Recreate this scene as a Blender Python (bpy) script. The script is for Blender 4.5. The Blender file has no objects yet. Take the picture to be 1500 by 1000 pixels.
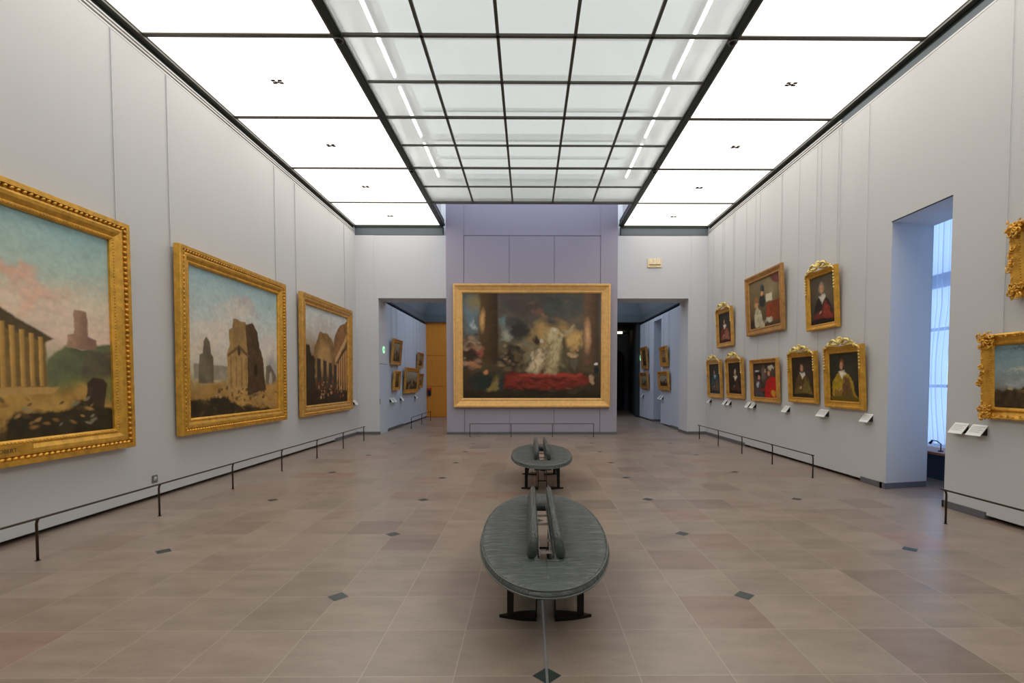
import bpy, bmesh, math, random
import numpy as np
from mathutils import Matrix, Vector
from math import pi, sin, cos, radians, atan, tan, sqrt
random.seed(7)
SC = bpy.context.scene
COL = SC.collection

# ------------------------------------------------------------------ helpers
def lin(c):
    out = []
    for v in c[:3]:
        v = v / 255.0
        out.append(v / 12.92 if v <= 0.04045 else ((v + 0.055) / 1.055) ** 2.4)
    return tuple(out)

class MB:
    """collects primitive shapes into one mesh"""
    def __init__(s):
        s.v = []; s.f = []; s.m = []; s.smooth = []
    def add(s, vs, fs, mi=0, sm=False):
        b = len(s.v)
        s.v += [tuple(p) for p in vs]
        s.f += [tuple(b + i for i in f) for f in fs]
        s.m += [mi] * len(fs); s.smooth += [sm] * len(fs)
        return s
    def box(s, x0, x1, y0, y1, z0, z1, mi=0, bev=0.0):
        if x0 > x1: x0, x1 = x1, x0
        if y0 > y1: y0, y1 = y1, y0
        if z0 > z1: z0, z1 = z1, z0
        if bev <= 0:
            vs = [(x, y, z) for z in (z0, z1) for y in (y0, y1) for x in (x0, x1)]
            fs = [(0, 2, 3, 1), (4, 5, 7, 6), (0, 1, 5, 4), (2, 6, 7, 3), (0, 4, 6, 2), (1, 3, 7, 5)]
            return s.add(vs, fs, mi)
        bm = bmesh.new()
        bmesh.ops.create_cube(bm, size=1, matrix=Matrix.Translation(((x0+x1)/2, (y0+y1)/2, (z0+z1)/2)) @ Matrix.Diagonal((x1-x0, y1-y0, z1-z0, 1)))
        bmesh.ops.bevel(bm, geom=bm.edges[:], offset=bev, segments=2, affect='EDGES')
        bm.verts.index_update()
        s.add([v.co[:] for v in bm.verts], [[v.index for v in f.verts] for f in bm.faces], mi)
        bm.free(); return s
    def quad(s, a, b, c, d, mi=0):
        return s.add([a, b, c, d], [(0, 1, 2, 3)], mi)
    def tube(s, pts, r, n=8, mi=0, caps=True):
        pts = [Vector(p) for p in pts]
        rs = r if isinstance(r, (list, tuple)) else [r] * len(pts)
        rings = []
        up = None
        for i, p in enumerate(pts):
            if i == 0: t = pts[1] - p
            elif i == len(pts) - 1: t = p - pts[i-1]
            else: t = (pts[i+1] - p).normalized() + (p - pts[i-1]).normalized()
            t.normalize()
            if up is None:
                up = Vector((0, 0, 1)) if abs(t.z) < 0.9 else Vector((1, 0, 0))
            a = t.cross(up)
            if a.length < 1e-5: a = t.cross(Vector((0, 1, 0)))
            a.normalize(); b = a.cross(t).normalized(); up = b
            rings.append([p + (a * cos(2*pi*k/n) + b * sin(2*pi*k/n)) * rs[i] for k in range(n)])
        vs = [v for rg in rings for v in rg]; fs = []
        for i in range(len(pts) - 1):
            for k in range(n):
                k2 = (k + 1) % n
                fs.append((i*n + k, i*n + k2, (i+1)*n + k2, (i+1)*n + k))
        if caps:
            fs.append(tuple(range(n-1, -1, -1))); fs.append(tuple((len(pts)-1)*n + k for k in range(n)))
        return s.add(vs, fs, mi, True)
    def blob(s, c, r, mi=0, n=6, m=4, rot=0.0, ax='Y'):
        """ellipsoid, radii r, optionally rotated in the XZ plane"""
        vs = []; fs = []
        for j in range(1, m):
            ph = pi * j / m
            for k in range(n):
                th = 2*pi*k/n
                vs.append((r[0]*sin(ph)*cos(th), r[1]*cos(ph), r[2]*sin(ph)*sin(th)))
        vs.append((0, r[1], 0)); vs.append((0, -r[1], 0))
        T = len(vs) - 2; B = len(vs) - 1
        for j in range(m - 2):
            for k in range(n):
                k2 = (k+1) % n
                fs.append((j*n+k, (j+1)*n+k, (j+1)*n+k2, j*n+k2))
        for k in range(n):
            k2 = (k+1) % n
            fs.append((T, k, k2)); fs.append((B, (m-2)*n+k2, (m-2)*n+k))
        cr, sr = cos(rot), sin(rot)
        vs = [(c[0] + x*cr - z*sr, c[1] + y, c[2] + x*sr + z*cr) for x, y, z in vs]
        return s.add(vs, fs, mi, True)
    def disc(s, c, r, h, n=20, mi=0):
        return s.tube([c, (c[0], c[1], c[2] + h)], r, n, mi)
    def prism(s, pts, y0, y1, mi=0):
        """polygon in XZ extruded in Y"""
        n = len(pts)
        vs = [(x, y0, z) for x, z in pts] + [(x, y1, z) for x, z in pts]
        fs = [tuple(range(n)), tuple(range(2*n-1, n-1, -1))] + [(i, n+i, n+(i+1) % n, (i+1) % n) for i in range(n)]
        return s.add(vs, fs, mi)
    def prismz(s, pts, z0, z1, mi=0):
        n = len(pts)
        vs = [(x, y, z0) for x, y in pts] + [(x, y, z1) for x, y in pts]
        fs = [tuple(range(n-1, -1, -1)), tuple(range(n, 2*n))] + [(i, (i+1) % n, n+(i+1) % n, n+i) for i in range(n)]
        return s.add(vs, fs, mi)
    def build(s, name, mats, parent=None, M=None):
        me = bpy.data.meshes.new(name)
        vs = s.v
        if M is not None: vs = [tuple(M @ Vector(p)) for p in vs]
        me.from_pydata(vs, [], s.f)
        if not isinstance(mats, (list, tuple)): mats = [mats]
        for m in mats: me.materials.append(m)
        me.polygons.foreach_set('material_index', s.m)
        me.polygons.foreach_set('use_smooth', s.smooth)
        me.update()
        bm = bmesh.new(); bm.from_mesh(me)
        bmesh.ops.recalc_face_normals(bm, faces=bm.faces[:])
        bm.to_mesh(me); bm.free()
        o = bpy.data.objects.new(name, me); COL.objects.link(o)
        if parent is not None: o.parent = parent
        return o

def tag(o, label=None, cat=None, group=None, kind=None):
    if label: o['label'] = label
    if cat: o['category'] = cat
    if group: o['group'] = group
    if kind: o['kind'] = kind
    return o
def struct(o): o['kind'] = 'structure'; return o
def thing(name, label, cat, loc=(0,0,0), rot=(0,0,0), group=None):
    o = bpy.data.objects.new(name, None); COL.objects.link(o)
    o.location = loc; o.rotation_euler = rot; o.empty_display_size = 0.1
    return tag(o, label, cat, group)
def copy_tree(o, parent=None):
    c = o.copy(); COL.objects.link(c); c.parent = parent
    for ch in list(o.children): copy_tree(ch, c)
    return c

# ------------------------------------------------------------------ materials
def newmat(name):
    m = bpy.data.materials.new(name); m.use_nodes = True
    nt = m.node_tree; b = nt.nodes['Principled BSDF']
    return m, nt, b
def mat(name, col, rough=0.6, metal=0.0, nscale=0, namp=0.0, bump=0.0, bscale=40, stretch=(1,1,1), spec=0.5):
    m, nt, b = newmat(name)
    c = lin(col)
    b.inputs['Roughness'].default_value = rough
    b.inputs['Metallic'].default_value = metal
    b.inputs['Specular IOR Level'].default_value = spec
    tc = nt.nodes.new('ShaderNodeTexCoord'); mp = nt.nodes.new('ShaderNodeMapping')
    mp.inputs['Scale'].default_value = stretch
    nt.links.new(tc.outputs['Object'], mp.inputs['Vector'])
    if namp > 0:
        n = nt.nodes.new('ShaderNodeTexNoise'); n.inputs['Scale'].default_value = nscale; n.inputs['Detail'].default_value = 5
        nt.links.new(mp.outputs[0], n.inputs['Vector'])
        r = nt.nodes.new('ShaderNodeMix'); r.data_type = 'RGBA'
        r.inputs['A'].default_value = tuple(x*(1-namp) for x in c) + (1,)
        r.inputs['B'].default_value = tuple(min(1, x*(1+namp)) for x in c) + (1,)
        nt.links.new(n.outputs['Fac'], r.inputs['Factor']); nt.links.new(r.outputs['Result'], b.inputs['Base Color'])
    else:
        b.inputs['Base Color'].default_value = c + (1,)
    if bump > 0:
        n2 = nt.nodes.new('ShaderNodeTexNoise'); n2.inputs['Scale'].default_value = bscale; n2.inputs['Detail'].default_value = 4
        nt.links.new(mp.outputs[0], n2.inputs['Vector'])
        bp = nt.nodes.new('ShaderNodeBump'); bp.inputs['Strength'].default_value = bump; bp.inputs['Distance'].default_value = 0.01
        nt.links.new(n2.outputs['Fac'], bp.inputs['Height']); nt.links.new(bp.outputs[0], b.inputs['Normal'])
    return m
def emis(name, col, strength):
    m = bpy.data.materials.new(name); m.use_nodes = True; nt = m.node_tree
    nt.nodes.clear()
    o = nt.nodes.new('ShaderNodeOutputMaterial'); e = nt.nodes.new('ShaderNodeEmission')
    e.inputs[0].default_value = lin(col) + (1,); e.inputs[1].default_value = strength
    nt.links.new(e.outputs[0], o.inputs[0]); return m

M_wall = mat('wall_paint', (197, 198, 198), 0.75, nscale=1.2, namp=0.02, bump=0.05, bscale=300)
M_far = mat('far_room_paint', (190, 200, 212), 0.75, nscale=1.2, namp=0.02)
M_purple = mat('mauve_paint', (160, 156, 171), 0.7, nscale=1.0, namp=0.02)
M_pier = mat('pier_paint', (198, 201, 206), 0.75, nscale=1.0, namp=0.02)
M_black = mat('shadow_gap_black', (12, 12, 13), 0.8)
M_skirt = mat('grey_skirting', (96, 97, 102), 0.5)
M_green = mat('dark_green_metal', (30, 44, 40), 0.45, 0.3)
M_flange = mat('grey_metal_flange', (110, 112, 106), 0.4, 0.5)
M_flange2 = mat('bronze_grey_frame', (96, 92, 84), 0.45, 0.3)
M_bar = mat('dark_bronze_bar', (92, 91, 85), 0.45, 0.4)
M_rail = mat('light_picture_rail', (205, 205, 203), 0.5)
M_cornice = mat('blue_grey_cornice', (88, 98, 104), 0.6)
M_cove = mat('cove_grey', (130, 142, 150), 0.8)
M_white = mat('white_plaster', (236, 236, 234), 0.6)
M_wire = mat('wire_grey', (172, 172, 176), 0.5)
M_bronze = mat('bronze_rail', (66, 55, 44), 0.4, 0.7, nscale=30, namp=0.2)
M_leather = None
M_darkmetal = mat('black_steel', (26, 27, 27), 0.4, 0.6)
M_chrome = mat('polished_steel', (200, 200, 200), 0.2, 1.0)
M_card = mat('white_card', (232, 232, 228), 0.6)
M_cardink = mat('printed_grey', (170, 170, 168), 0.7)
M_bracket = mat('black_bracket', (20, 20, 22), 0.5)
M_wood = mat('dark_ledge_wood', (150, 92, 52), 0.45, nscale=6, namp=0.25, stretch=(1, 0.1, 1))
M_sign = mat('beige_sign', (226, 206, 164), 0.5)
M_signink = mat('brown_ink', (110, 84, 40), 0.6)
M_signcream = mat('cream_digit', (246, 236, 214), 0.5)
M_red = mat('red_plastic', (190, 40, 36), 0.4)
M_diff = emis('luminous_diffuser', (255, 249, 241), 2.5)
M_sky = emis('laylight_sky', (230, 232, 229), 1.02)
M_tube = emis('tube_light', (255, 253, 250), 10.0)
M_exit = emis('green_exit_glow', (170, 255, 195), 1.1)
M_slate = mat('dark_slate', (48, 57, 54), 0.35, nscale=25, namp=0.2)
M_inlay = mat('steel_inlay', (190, 192, 190), 0.3, 0.8)

def gold(name, col, rough=0.38, amp=0.22, metal=0.55):
    m, nt, b = newmat(name)
    tc = nt.nodes.new('ShaderNodeTexCoord')
    n = nt.nodes.new('ShaderNodeTexNoise'); n.inputs['Scale'].default_value = 9; n.inputs['Detail'].default_value = 8; n.inputs['Roughness'].default_value = 0.7
    nt.links.new(tc.outputs['Object'], n.inputs['Vector'])
    cr = nt.nodes.new('ShaderNodeValToRGB')
    c = lin(col)
    e = cr.color_ramp.elements
    e[0].position = 0.3; e[0].color = tuple(x*(1-amp*1.6) for x in c) + (1,)
    e[1].position = 0.7; e[1].color = tuple(min(1, x*(1+amp)) for x in c) + (1,)
    nt.links.new(n.outputs['Fac'], cr.inputs['Fac']); nt.links.new(cr.outputs[0], b.inputs['Base Color'])
    b.inputs['Metallic'].default_value = metal; b.inputs['Roughness'].default_value = rough
    n2 = nt.nodes.new('ShaderNodeTexNoise'); n2.inputs['Scale'].default_value = 60
    nt.links.new(tc.outputs['Object'], n2.inputs['Vector'])
    bp = nt.nodes.new('ShaderNodeBump'); bp.inputs['Strength'].default_value = 0.25; bp.inputs['Distance'].default_value = 0.005
    nt.links.new(n2.outputs['Fac'], bp.inputs['Height']); nt.links.new(bp.outputs[0], b.inputs['Normal'])
    return m
G_rich = gold('antique_gold', (222, 168, 66))
G_pale = gold('pale_gold', (232, 184, 112), 0.5, 0.12, 0.35)
G_warm = gold('warm_gold', (214, 164, 84))
G_dark = gold('aged_gold', (190, 142, 82), 0.45)
G_hi = gold('bright_gilding', (250, 214, 130), 0.3)

def floor_mat():
    m, nt, b = newmat('stone_tiles')
    N = nt.nodes.new; L = nt.links.new
    tc = N('ShaderNodeTexCoord'); sp = N('ShaderNodeSeparateXYZ'); L(tc.outputs['Object'], sp.inputs[0])
    def math_(op, a, bb=None, c=None):
        n = N('ShaderNodeMath'); n.operation = op
        for i, v in enumerate((a, bb, c)):
            if v is None: continue
            if isinstance(v, (int, float)): n.inputs[i].default_value = v
            else: L(v, n.inputs[i])
        return n.outputs[0]
    TX, TY = 0.503, 0.507
    gx = math_('DIVIDE', math_('SUBTRACT', sp.outputs[0], 0.10), TX)
    gy = math_('DIVIDE', math_('SUBTRACT', sp.outputs[1], 2.68), TY)
    fx = math_('FLOOR', gx); fy = math_('FLOOR', gy)
    cb = N('ShaderNodeCombineXYZ'); L(fx, cb.inputs[0]); L(fy, cb.inputs[1])
    wn = N('ShaderNodeTexWhiteNoise'); wn.noise_dimensions = '3D'; L(cb.outputs[0], wn.inputs['Vector'])
    ramp = N('ShaderNodeValToRGB'); L(wn.outputs['Value'], ramp.inputs[0])
    cols = [(0, (130, 114, 103)), (0.12, (145, 128, 116)), (0.3, (138, 124, 111)), (0.55, (147, 132, 119)), (0.7, (141, 126, 114)), (0.84, (132, 120, 107)), (0.93, (145, 120, 107)), (1, (124, 110, 101))]
    el = ramp.color_ramp.elements
    while len(el) < len(cols): el.new(0.5)
    for e, (p, c) in zip(el, cols): e.position = p; e.color = lin(c) + (1,)
    # marbling inside each tile, direction shifted per tile
    ad = N('ShaderNodeVectorMath'); ad.operation = 'MULTIPLY_ADD'
    L(wn.outputs['Color'], ad.inputs[0]); ad.inputs[1].default_value = (20, 20, 20); L(tc.outputs['Object'], ad.inputs[2])
    mp = N('ShaderNodeMapping'); mp.inputs['Scale'].default_value = (1.0, 2.6, 1); L(ad.outputs[0], mp.inputs['Vector'])
    no = N('ShaderNodeTexNoise'); no.inputs['Scale'].default_value = 2.2; no.inputs['Detail'].default_value = 7; no.inputs['Roughness'].default_value = 0.62
    L(mp.outputs[0], no.inputs['Vector'])
    no2 = N('ShaderNodeTexNoise'); no2.inputs['Scale'].default_value = 90; no2.inputs['Detail'].default_value = 3; L(tc.outputs['Object'], no2.inputs['Vector'])
    mr = N('ShaderNodeMapRange'); mr.inputs[1].default_value = 0.3; mr.inputs[2].default_value = 0.7; mr.inputs[3].default_value = 0.80; mr.inputs[4].default_value = 1.14
    L(no.outputs['Fac'], mr.inputs[0])
    mr2 = N('ShaderNodeMapRange'); mr2.inputs[1].default_value = 0.3; mr2.inputs[2].default_value = 0.7; mr2.inputs[3].default_value = 0.93; mr2.inputs[4].default_value = 1.06
    L(no2.outputs['Fac'], mr2.inputs[0])
    k = math_('MULTIPLY', mr.outputs[0], mr2.outputs[0])
    vm = N('ShaderNodeVectorMath'); vm.operation = 'SCALE'; L(ramp.outputs[0], vm.inputs[0]); L(k, vm.inputs['Scale'])
    # joints
    ex = math_('ABSOLUTE', math_('SUBTRACT', math_('FRACT', gx), 0.5)); ey = math_('ABSOLUTE', math_('SUBTRACT', math_('FRACT', gy), 0.5))
    em = math_('MAXIMUM', ex, ey)
    j = math_('GREATER_THAN', em, 0.4945)
    mx = N('ShaderNodeMix'); mx.data_type = 'RGBA'; L(j, mx.inputs['Factor']); L(vm.outputs[0], mx.inputs['A']); mx.inputs['B'].default_value = lin((160, 148, 133)) + (1,)
    L(mx.outputs['Result'], b.inputs['Base Color'])
    rr = N('ShaderNodeMapRange'); rr.inputs[3].default_value = 0.24; rr.inputs[4].default_value = 0.42; L(no.outputs['Fac'], rr.inputs[0])
    L(rr.outputs[0], b.inputs['Roughness'])
    b.inputs['Specular IOR Level'].default_value = 0.45
    return m
M_floor = floor_mat()

def leather():
    m, nt, b = newmat('grey_green_leather'); N = nt.nodes.new; L = nt.links.new
    tc = N('ShaderNodeTexCoord'); mp = N('ShaderNodeMapping'); mp.inputs['Scale'].default_value = (2.2, 13, 2)
    L(tc.outputs['Object'], mp.inputs['Vector'])
    no = N('ShaderNodeTexNoise'); no.inputs['Scale'].default_value = 1.6; no.inputs['Detail'].default_value = 3; no.inputs['Distortion'].default_value = 0.6
    L(mp.outputs[0], no.inputs['Vector'])
    n2 = N('ShaderNodeTexNoise'); n2.inputs['Scale'].default_value = 160; L(tc.outputs['Object'], n2.inputs['Vector'])
    b1 = N('ShaderNodeBump'); b1.inputs['Strength'].default_value = 0.9; b1.inputs['Distance'].default_value = 0.06; L(no.outputs['Fac'], b1.inputs['Height'])
    b2 = N('ShaderNodeBump'); b2.inputs['Strength'].default_value = 0.12; b2.inputs['Distance'].default_value = 0.004; L(n2.outputs['Fac'], b2.inputs['Height']); L(b1.outputs[0], b2.inputs['Normal'])
    L(b2.outputs[0], b.inputs['Normal'])
    b.inputs['Base Color'].default_value = lin((74, 80, 78)) + (1,)
    b.inputs['Roughness'].default_value = 0.42; b.inputs['Specular IOR Level'].default_value = 0.5
    return m
M_leather = leather()
M_piping = mat('highlight_piping', (84, 91, 89), 0.25)  # lighter than the leather: light catching the rim is put into the colour

def woodpanel():
    m, nt, b = newmat('orange_veneer'); N = nt.nodes.new; L = nt.links.new
    tc = N('ShaderNodeTexCoord'); mp = N('ShaderNodeMapping'); mp.inputs['Scale'].default_value = (9, 9, 0.5); L(tc.outputs['Object'], mp.inputs['Vector'])
    no = N('ShaderNodeTexNoise'); no.inputs['Scale'].default_value = 3; no.inputs['Detail'].default_value = 5; L(mp.outputs[0], no.inputs['Vector'])
    cr = N('ShaderNodeValToRGB'); L(no.outputs['Fac'], cr.inputs[0])
    cr.color_ramp.elements[0].color = lin((200, 122, 26)) + (1,); cr.color_ramp.elements[1].color = lin((236, 156, 48)) + (1,)
    L(cr.outputs[0], b.inputs['Base Color']); b.inputs['Roughness'].default_value = 0.45
    return m
M_veneer = woodpanel()

def glass_mat():
    m = bpy.data.materials.new('laylight_glass'); m.use_nodes = True; nt = m.node_tree; nt.nodes.clear()
    N = nt.nodes.new; L = nt.links.new
    o = N('ShaderNodeOutputMaterial'); t = N('ShaderNodeBsdfTransparent'); t.inputs[0].default_value = (0.97, 0.98, 0.98, 1)
    d = N('ShaderNodeBsdfTranslucent'); d.inputs[0].default_value = (0.9, 0.92, 0.92, 1)
    mx = N('ShaderNodeMixShader'); mx.inputs[0].default_value = 0.32; L(t.outputs[0], mx.inputs[1]); L(d.outputs[0], mx.inputs[2])
    g = N('ShaderNodeBsdfGlossy'); g.inputs['Roughness'].default_value = 0.05
    m2 = N('ShaderNodeMixShader'); m2.inputs[0].default_value = 0.04; L(mx.outputs[0], m2.inputs[1]); L(g.outputs[0], m2.inputs[2]); L(m2.outputs[0], o.inputs[0])
    return m
M_glass = glass_mat()
def curtain_mat():
    m = bpy.data.materials.new('sheer_curtain'); m.use_nodes = True; nt = m.node_tree; nt.nodes.clear()
    N = nt.nodes.new; L = nt.links.new
    o = N('ShaderNodeOutputMaterial'); t = N('ShaderNodeBsdfTransparent'); t.inputs[0].default_value = (1, 1, 1, 1)
    d = N('ShaderNodeBsdfTranslucent'); d.inputs[0].default_value = lin((226, 232, 244)) + (1,)
    e = N('ShaderNodeBsdfDiffuse'); e.inputs[0].default_value = lin((215, 222, 238)) + (1,)
    a = N('ShaderNodeMixShader'); a.inputs[0].default_value = 0.3; L(d.outputs[0], a.inputs[1]); L(e.outputs[0], a.inputs[2])
    mx = N('ShaderNodeMixShader'); mx.inputs[0].default_value = 0.72; L(t.outputs[0], mx.inputs[1]); L(a.outputs[0], mx.inputs[2]); L(mx.outputs[0], o.inputs[0])
    return m
M_curtain = curtain_mat()

# ------------------------------------------------------------------ room constants
XL, XR, YB, YN = -5.06, 5.27, 14.95, -5.0     # side walls, back plane, rear wall
ZW, ZC = 5.86, 6.12                            # wall top, ceiling
BL, BR = -2.50, 2.715                          # main beams
CX = 0.10
TX, TY, Y0 = 0.503, 0.507, 2.68
YBARS = [13.04 - 1.037*k for k in range(18)]

# ------------------------------------------------------------------ floor
f = MB()
f.box(-7.5, 9.0, YN - 0.5, 29.5, -0.15, 0.0)
def inlay(x, y, r=0.079):
    f.add([(x-r, y, 0.0012), (x, y-r, 0.0012), (x+r, y, 0.0012), (x, y+r, 0.0012)], [(0, 1, 2, 3)], 1)
for n in range(-12, 24):
    y = Y0 + TY*n
    if n % 3 == 2:
        for s in (-1, 1): inlay(CX + s*3*TX, y)
    if n % 4 == 0:
        for s in (-1, 1): inlay(CX + s*7*TX, y)
    if n % 6 == 0: inlay(CX, y)
f.add([(CX-0.007, YN, 0.0022), (CX+0.007, YN, 0.0022), (CX+0.007, YB, 0.0022), (CX-0.007, YB, 0.0022)], [(0, 1, 2, 3)], 2)
struct(f.build('floor', [M_floor, M_slate, M_inlay]))

# ------------------------------------------------------------------ side walls
w = MB()
w.box(XL-0.15, XL, YN, YB, 0.05, ZW)
w.box(XL-0.3, XL-0.15, YN, YB+1, 0.0, 6.3)
struct(w.build('wall_left', M_wall))
w = MB()
NY0, NY1, NZ = 6.315, 7.36, 3.885
w.box(XR, XR+0.15, YN, NY0-0.0, 0.05, ZW); w.prismz([(XR, NY1), (XR+0.15, NY1+0.0349), (XR+0.15, YB), (XR, YB)], 0.05, ZW)
w.box(XR, XR+0.15, NY0, NY1, NZ, ZW)
w.box(XR+0.15, 6.0, YN, NY0-0.0, 0.0, 6.3); w.prismz([(XR+0.15, NY1+0.0349), (6.0, 7.53), (6.0, YB+1), (XR+0.15, YB+1)], 0.0, 6.3); w.box(XR+0.15, 6.0, NY0, 7.6, NZ, 6.3)
struct(w.build('wall_right', M_wall))
w = MB()
w.box(XR-0.012, XR, NY0, NY1, NZ, NZ+0.012); w.box(XR+0.15, XR+0.152, YN, 5.72, 0, 0.05); w.box(XR+0.15, XR+0.152, 7.9, 12.2, 0, 0.05)
w.box(XL-0.152, XL-0.148, YN, 13.2, 0, 0.05)
struct(w.build('trim_1', M_black))
# skirting blocks
s = MB(); s.box(XL-0.14, XL+0.006, 13.2, YB, 0, 0.085); struct(s.build('baseboard_left', M_skirt))
s = MB()
s.box(XR-0.006, XR+0.14, 12.2, YB, 0, 0.085)
s.box(XR-0.02, XR+0.14, NY1+0.05, 7.9, 0, 0.085); s.prismz([(XR-0.02, NY1-0.014), (6.0, 7.516), (6.0, 7.6), (XR-0.02, NY1+0.1)], 0, 0.085)
s.box(XR-0.02, XR+0.14, 5.72, NY0, 0, 0.085); s.box(XR-0.02, 6.0, NY0-0.02, NY0+0.012, 0, 0.085)
struct(s.build('baseboard_right', M_skirt))
# cornices along the side walls
for side, x, sg, nm in (('left', XL, 1, 'trim_2'), ('right', XR, -1, 'trim_3')):
    c = MB()
    c.box(x - sg*0.20, x - sg*0.05, YN, YB, ZW, ZC+0.06, 0)
    c.box(x - sg*0.05, x + sg*0.035, YN, YB, ZC-0.045, ZC+0.02, 1)
    y0 = YN if side == 'left' else 8.64
    c.box(x - sg*0.05, x - sg*0.006, YN, YB, ZW+0.012, ZW+0.036, 2)
    for z in (0.062, 0.108):
        c.box(x - sg*0.05, x - sg*0.004, y0, YB, ZW+z, ZW+z+0.022, 2)
    if side == 'right': c.box(x - sg*0.05, x - sg*0.02, YN, y0, ZW+0.03, ZW+0.14, 3)
    struct(c.build(nm, [M_green, M_flange, M_rail, M_cornice]))

# ------------------------------------------------------------------ back wall : piers, lintels, mauve centre
PL, PR = -4.40, 4.72
DL, DR = -2.41, 2.62
w = MB()
w.box(XL-0.2, PL, YB, YB+0.85, 0, 5.83); w.box(PL, DL+0.01, YB, YB+0.85, 4.01, 5.83)
w.box(PR, XR+0.2, YB, YB+0.85, 0, 5.83); w.box(DR-0.01, PR, YB, YB+0.85, 4.01, 5.83)
w.box(XL, -4.515, YB-0.012, YB, 0.085, 5.83); w.box(4.775, XR, YB-0.012, YB, 0.085, 5.83)
struct(w.build('wall_far', M_pier))
w = MB()
w.box(DL, DR, YB+0.02, YB+1.2, 0, 7.6)
w.box(DL, -1.895, YB-0.012, YB+0.02, 0, 7.6); w.box(2.125, DR, YB-0.012, YB+0.02, 0, 7.6)
xs = [-1.885, -0.56, 0.76, 2.115]
for a, b2 in zip(xs[:-1], xs[1:]): w.box(a+0.006, b2-0.006, YB-0.006, YB+0.02, 0, 5.82)
w.box(-1.9, 2.13, YB-0.012, YB+0.02, 5.835, 5.87)
w.box(-1.9, 2.13, YB-0.012, YB+0.02, 6.95, 7.6)
struct(w.build('wall_centre', M_purple))
s = MB(); s.box(DL-0.004, DR+0.004, YB-0.03, YB+1.2, 0, 0.075); s.box(XL, PL, YB-0.03, YB, 0, 0.085); s.box(PL-0.0, PL+0.012, YB-0.03, YB+0.05, 0, 0.085)
s.box(PR, XR, YB-0.03, YB, 0, 0.085); s.box(PR-0.012, PR, YB-0.03, YB+0.85, 0, 0.085)
struct(s.build('baseboard_far', M_skirt))
c = MB()
for a, b2 in ((XL, BL), (BR, XR)):
    c.box(a, b2, YB+0.0, YB+0.2, 5.845, 6.06, 0); c.box(a, b2, YB-0.03, YB+0.2, 6.06, 6.115, 1)
struct(c.build('trim_4', [M_cornice, M_green]))

# ------------------------------------------------------------------ ceiling grid
b_ = MB()
for x in (BL, BR):
    b_.box(x-0.045, x+0.045, YN, YB, ZC-0.03, ZC+0.16, 0)
    b_.box(x-0.068, x-0.045, YN, YB, ZC-0.012, ZC+0.05, 1); b_.box(x+0.045, x+0.068, YN, YB, ZC-0.012, ZC+0.05, 1)
struct(b_.build('trim_5', [M_green, M_flange]))
sk = MB()
cxs = [BL+0.068, -1.405, -0.40, 0.618, 1.635, BR-0.068]
for x in cxs[1:-1]: sk.box(x-0.021, x+0.021, YN, 13.04, ZC-0.012, ZC+0.02)
for k, y in enumerate(YBARS):
    t = 0.024 if k % 2 == 0 else 0.014
    if k == 0: sk.box(BL, BR, y-0.02, y+0.035, ZC-0.03, ZC+0.10)
    elif y > YN: sk.box(cxs[0], cxs[-1], y-t, y+t, ZC-0.012, ZC+0.02)
skyl = struct(sk.build('window_1', M_bar))
gp = MB()
for a, b2 in zip(cxs[:-1], cxs[1:]):
    for k in range(len(YBARS)-1):
        if YBARS[k+1] < YN: break
        gp.box(a+0.004, b2-0.004, YBARS[k+1]+0.004, YBARS[k]-0.004, ZC+0.021, ZC+0.027)
gp.build('glass_panes', M_glass, skyl)
# light well above the skylight
wl = MB(); ZT = 6.80
wl.box(BL-0.09, BL-0.05, YN, YB, ZC+0.17, 7.6); wl.box(BR+0.05, BR+0.09, YN, YB, ZC+0.17, 7.6)
wl.box(BL, BR, YN-0.05, YN, ZC, ZT); wl.box(BL, BR, 13.10, 13.14, ZC+0.11, 7.6)
EX0, EX1 = BL+0.42, BR-0.42
wl.box(BL-0.09, EX0, YN, 13.1, ZT, ZT+0.05); wl.box(EX1, BR+0.09, YN, 13.1, ZT, ZT+0.05)
for k, y in enumerate(YBARS):
    if y > YN:
        if k % 2 == 0: wl.box(EX0, EX1, y-0.05, y+0.05, ZT-0.10, ZT+0.02)
        else: wl.box(EX0, EX1, y-0.03, y+0.03, ZT-0.03, ZT+0.02)
struct(wl.build('ceiling_well', M_white)).name = 'ceiling'
lt = MB(); lt.quad((EX0-0.03, YN, ZT+0.04), (EX1+0.03, YN, ZT+0.04), (EX1+0.03, 13.1, ZT+0.04), (EX0-0.03, 13.1, ZT+0.04)); struct(lt.build('window_2', M_sky))
lt = MB(); lt.quad((BL, 13.15, 7.58), (BR, 13.15, 7.58), (BR, YB, 7.58), (BL, YB, 7.58)); struct(lt.build('window_5', emis('shaft_daylight', (225, 232, 255), 2.2)))
# tube lights along both sides of the well
grp = 'strip lights inside the skylight well'
for side, x in (('left', BL+0.26), ('right', BR-0.26)):
    for i in range(5):
        y1 = 12.85 - 2.074*i
        t = MB(); t.box(x-0.02, x+0.02, y1-1.75, y1, ZT-0.13, ZT-0.09, 0, 0.008)
        o = t.build('tube_light', M_tube)
        h = MB(); h.box(x-0.03, x+0.03, y1-1.8, y1+0.05, ZT-0.09, ZT-0.02); h.build('housing', M_white, o)
        pl = ['nearest back wall', 'second from back wall', 'third from back wall', 'fourth from back wall', 'fifth from back wall'][i]
        tag(o, 'bright strip light behind skylight glass, %s side, %s' % (side, pl), 'light', grp)

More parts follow.
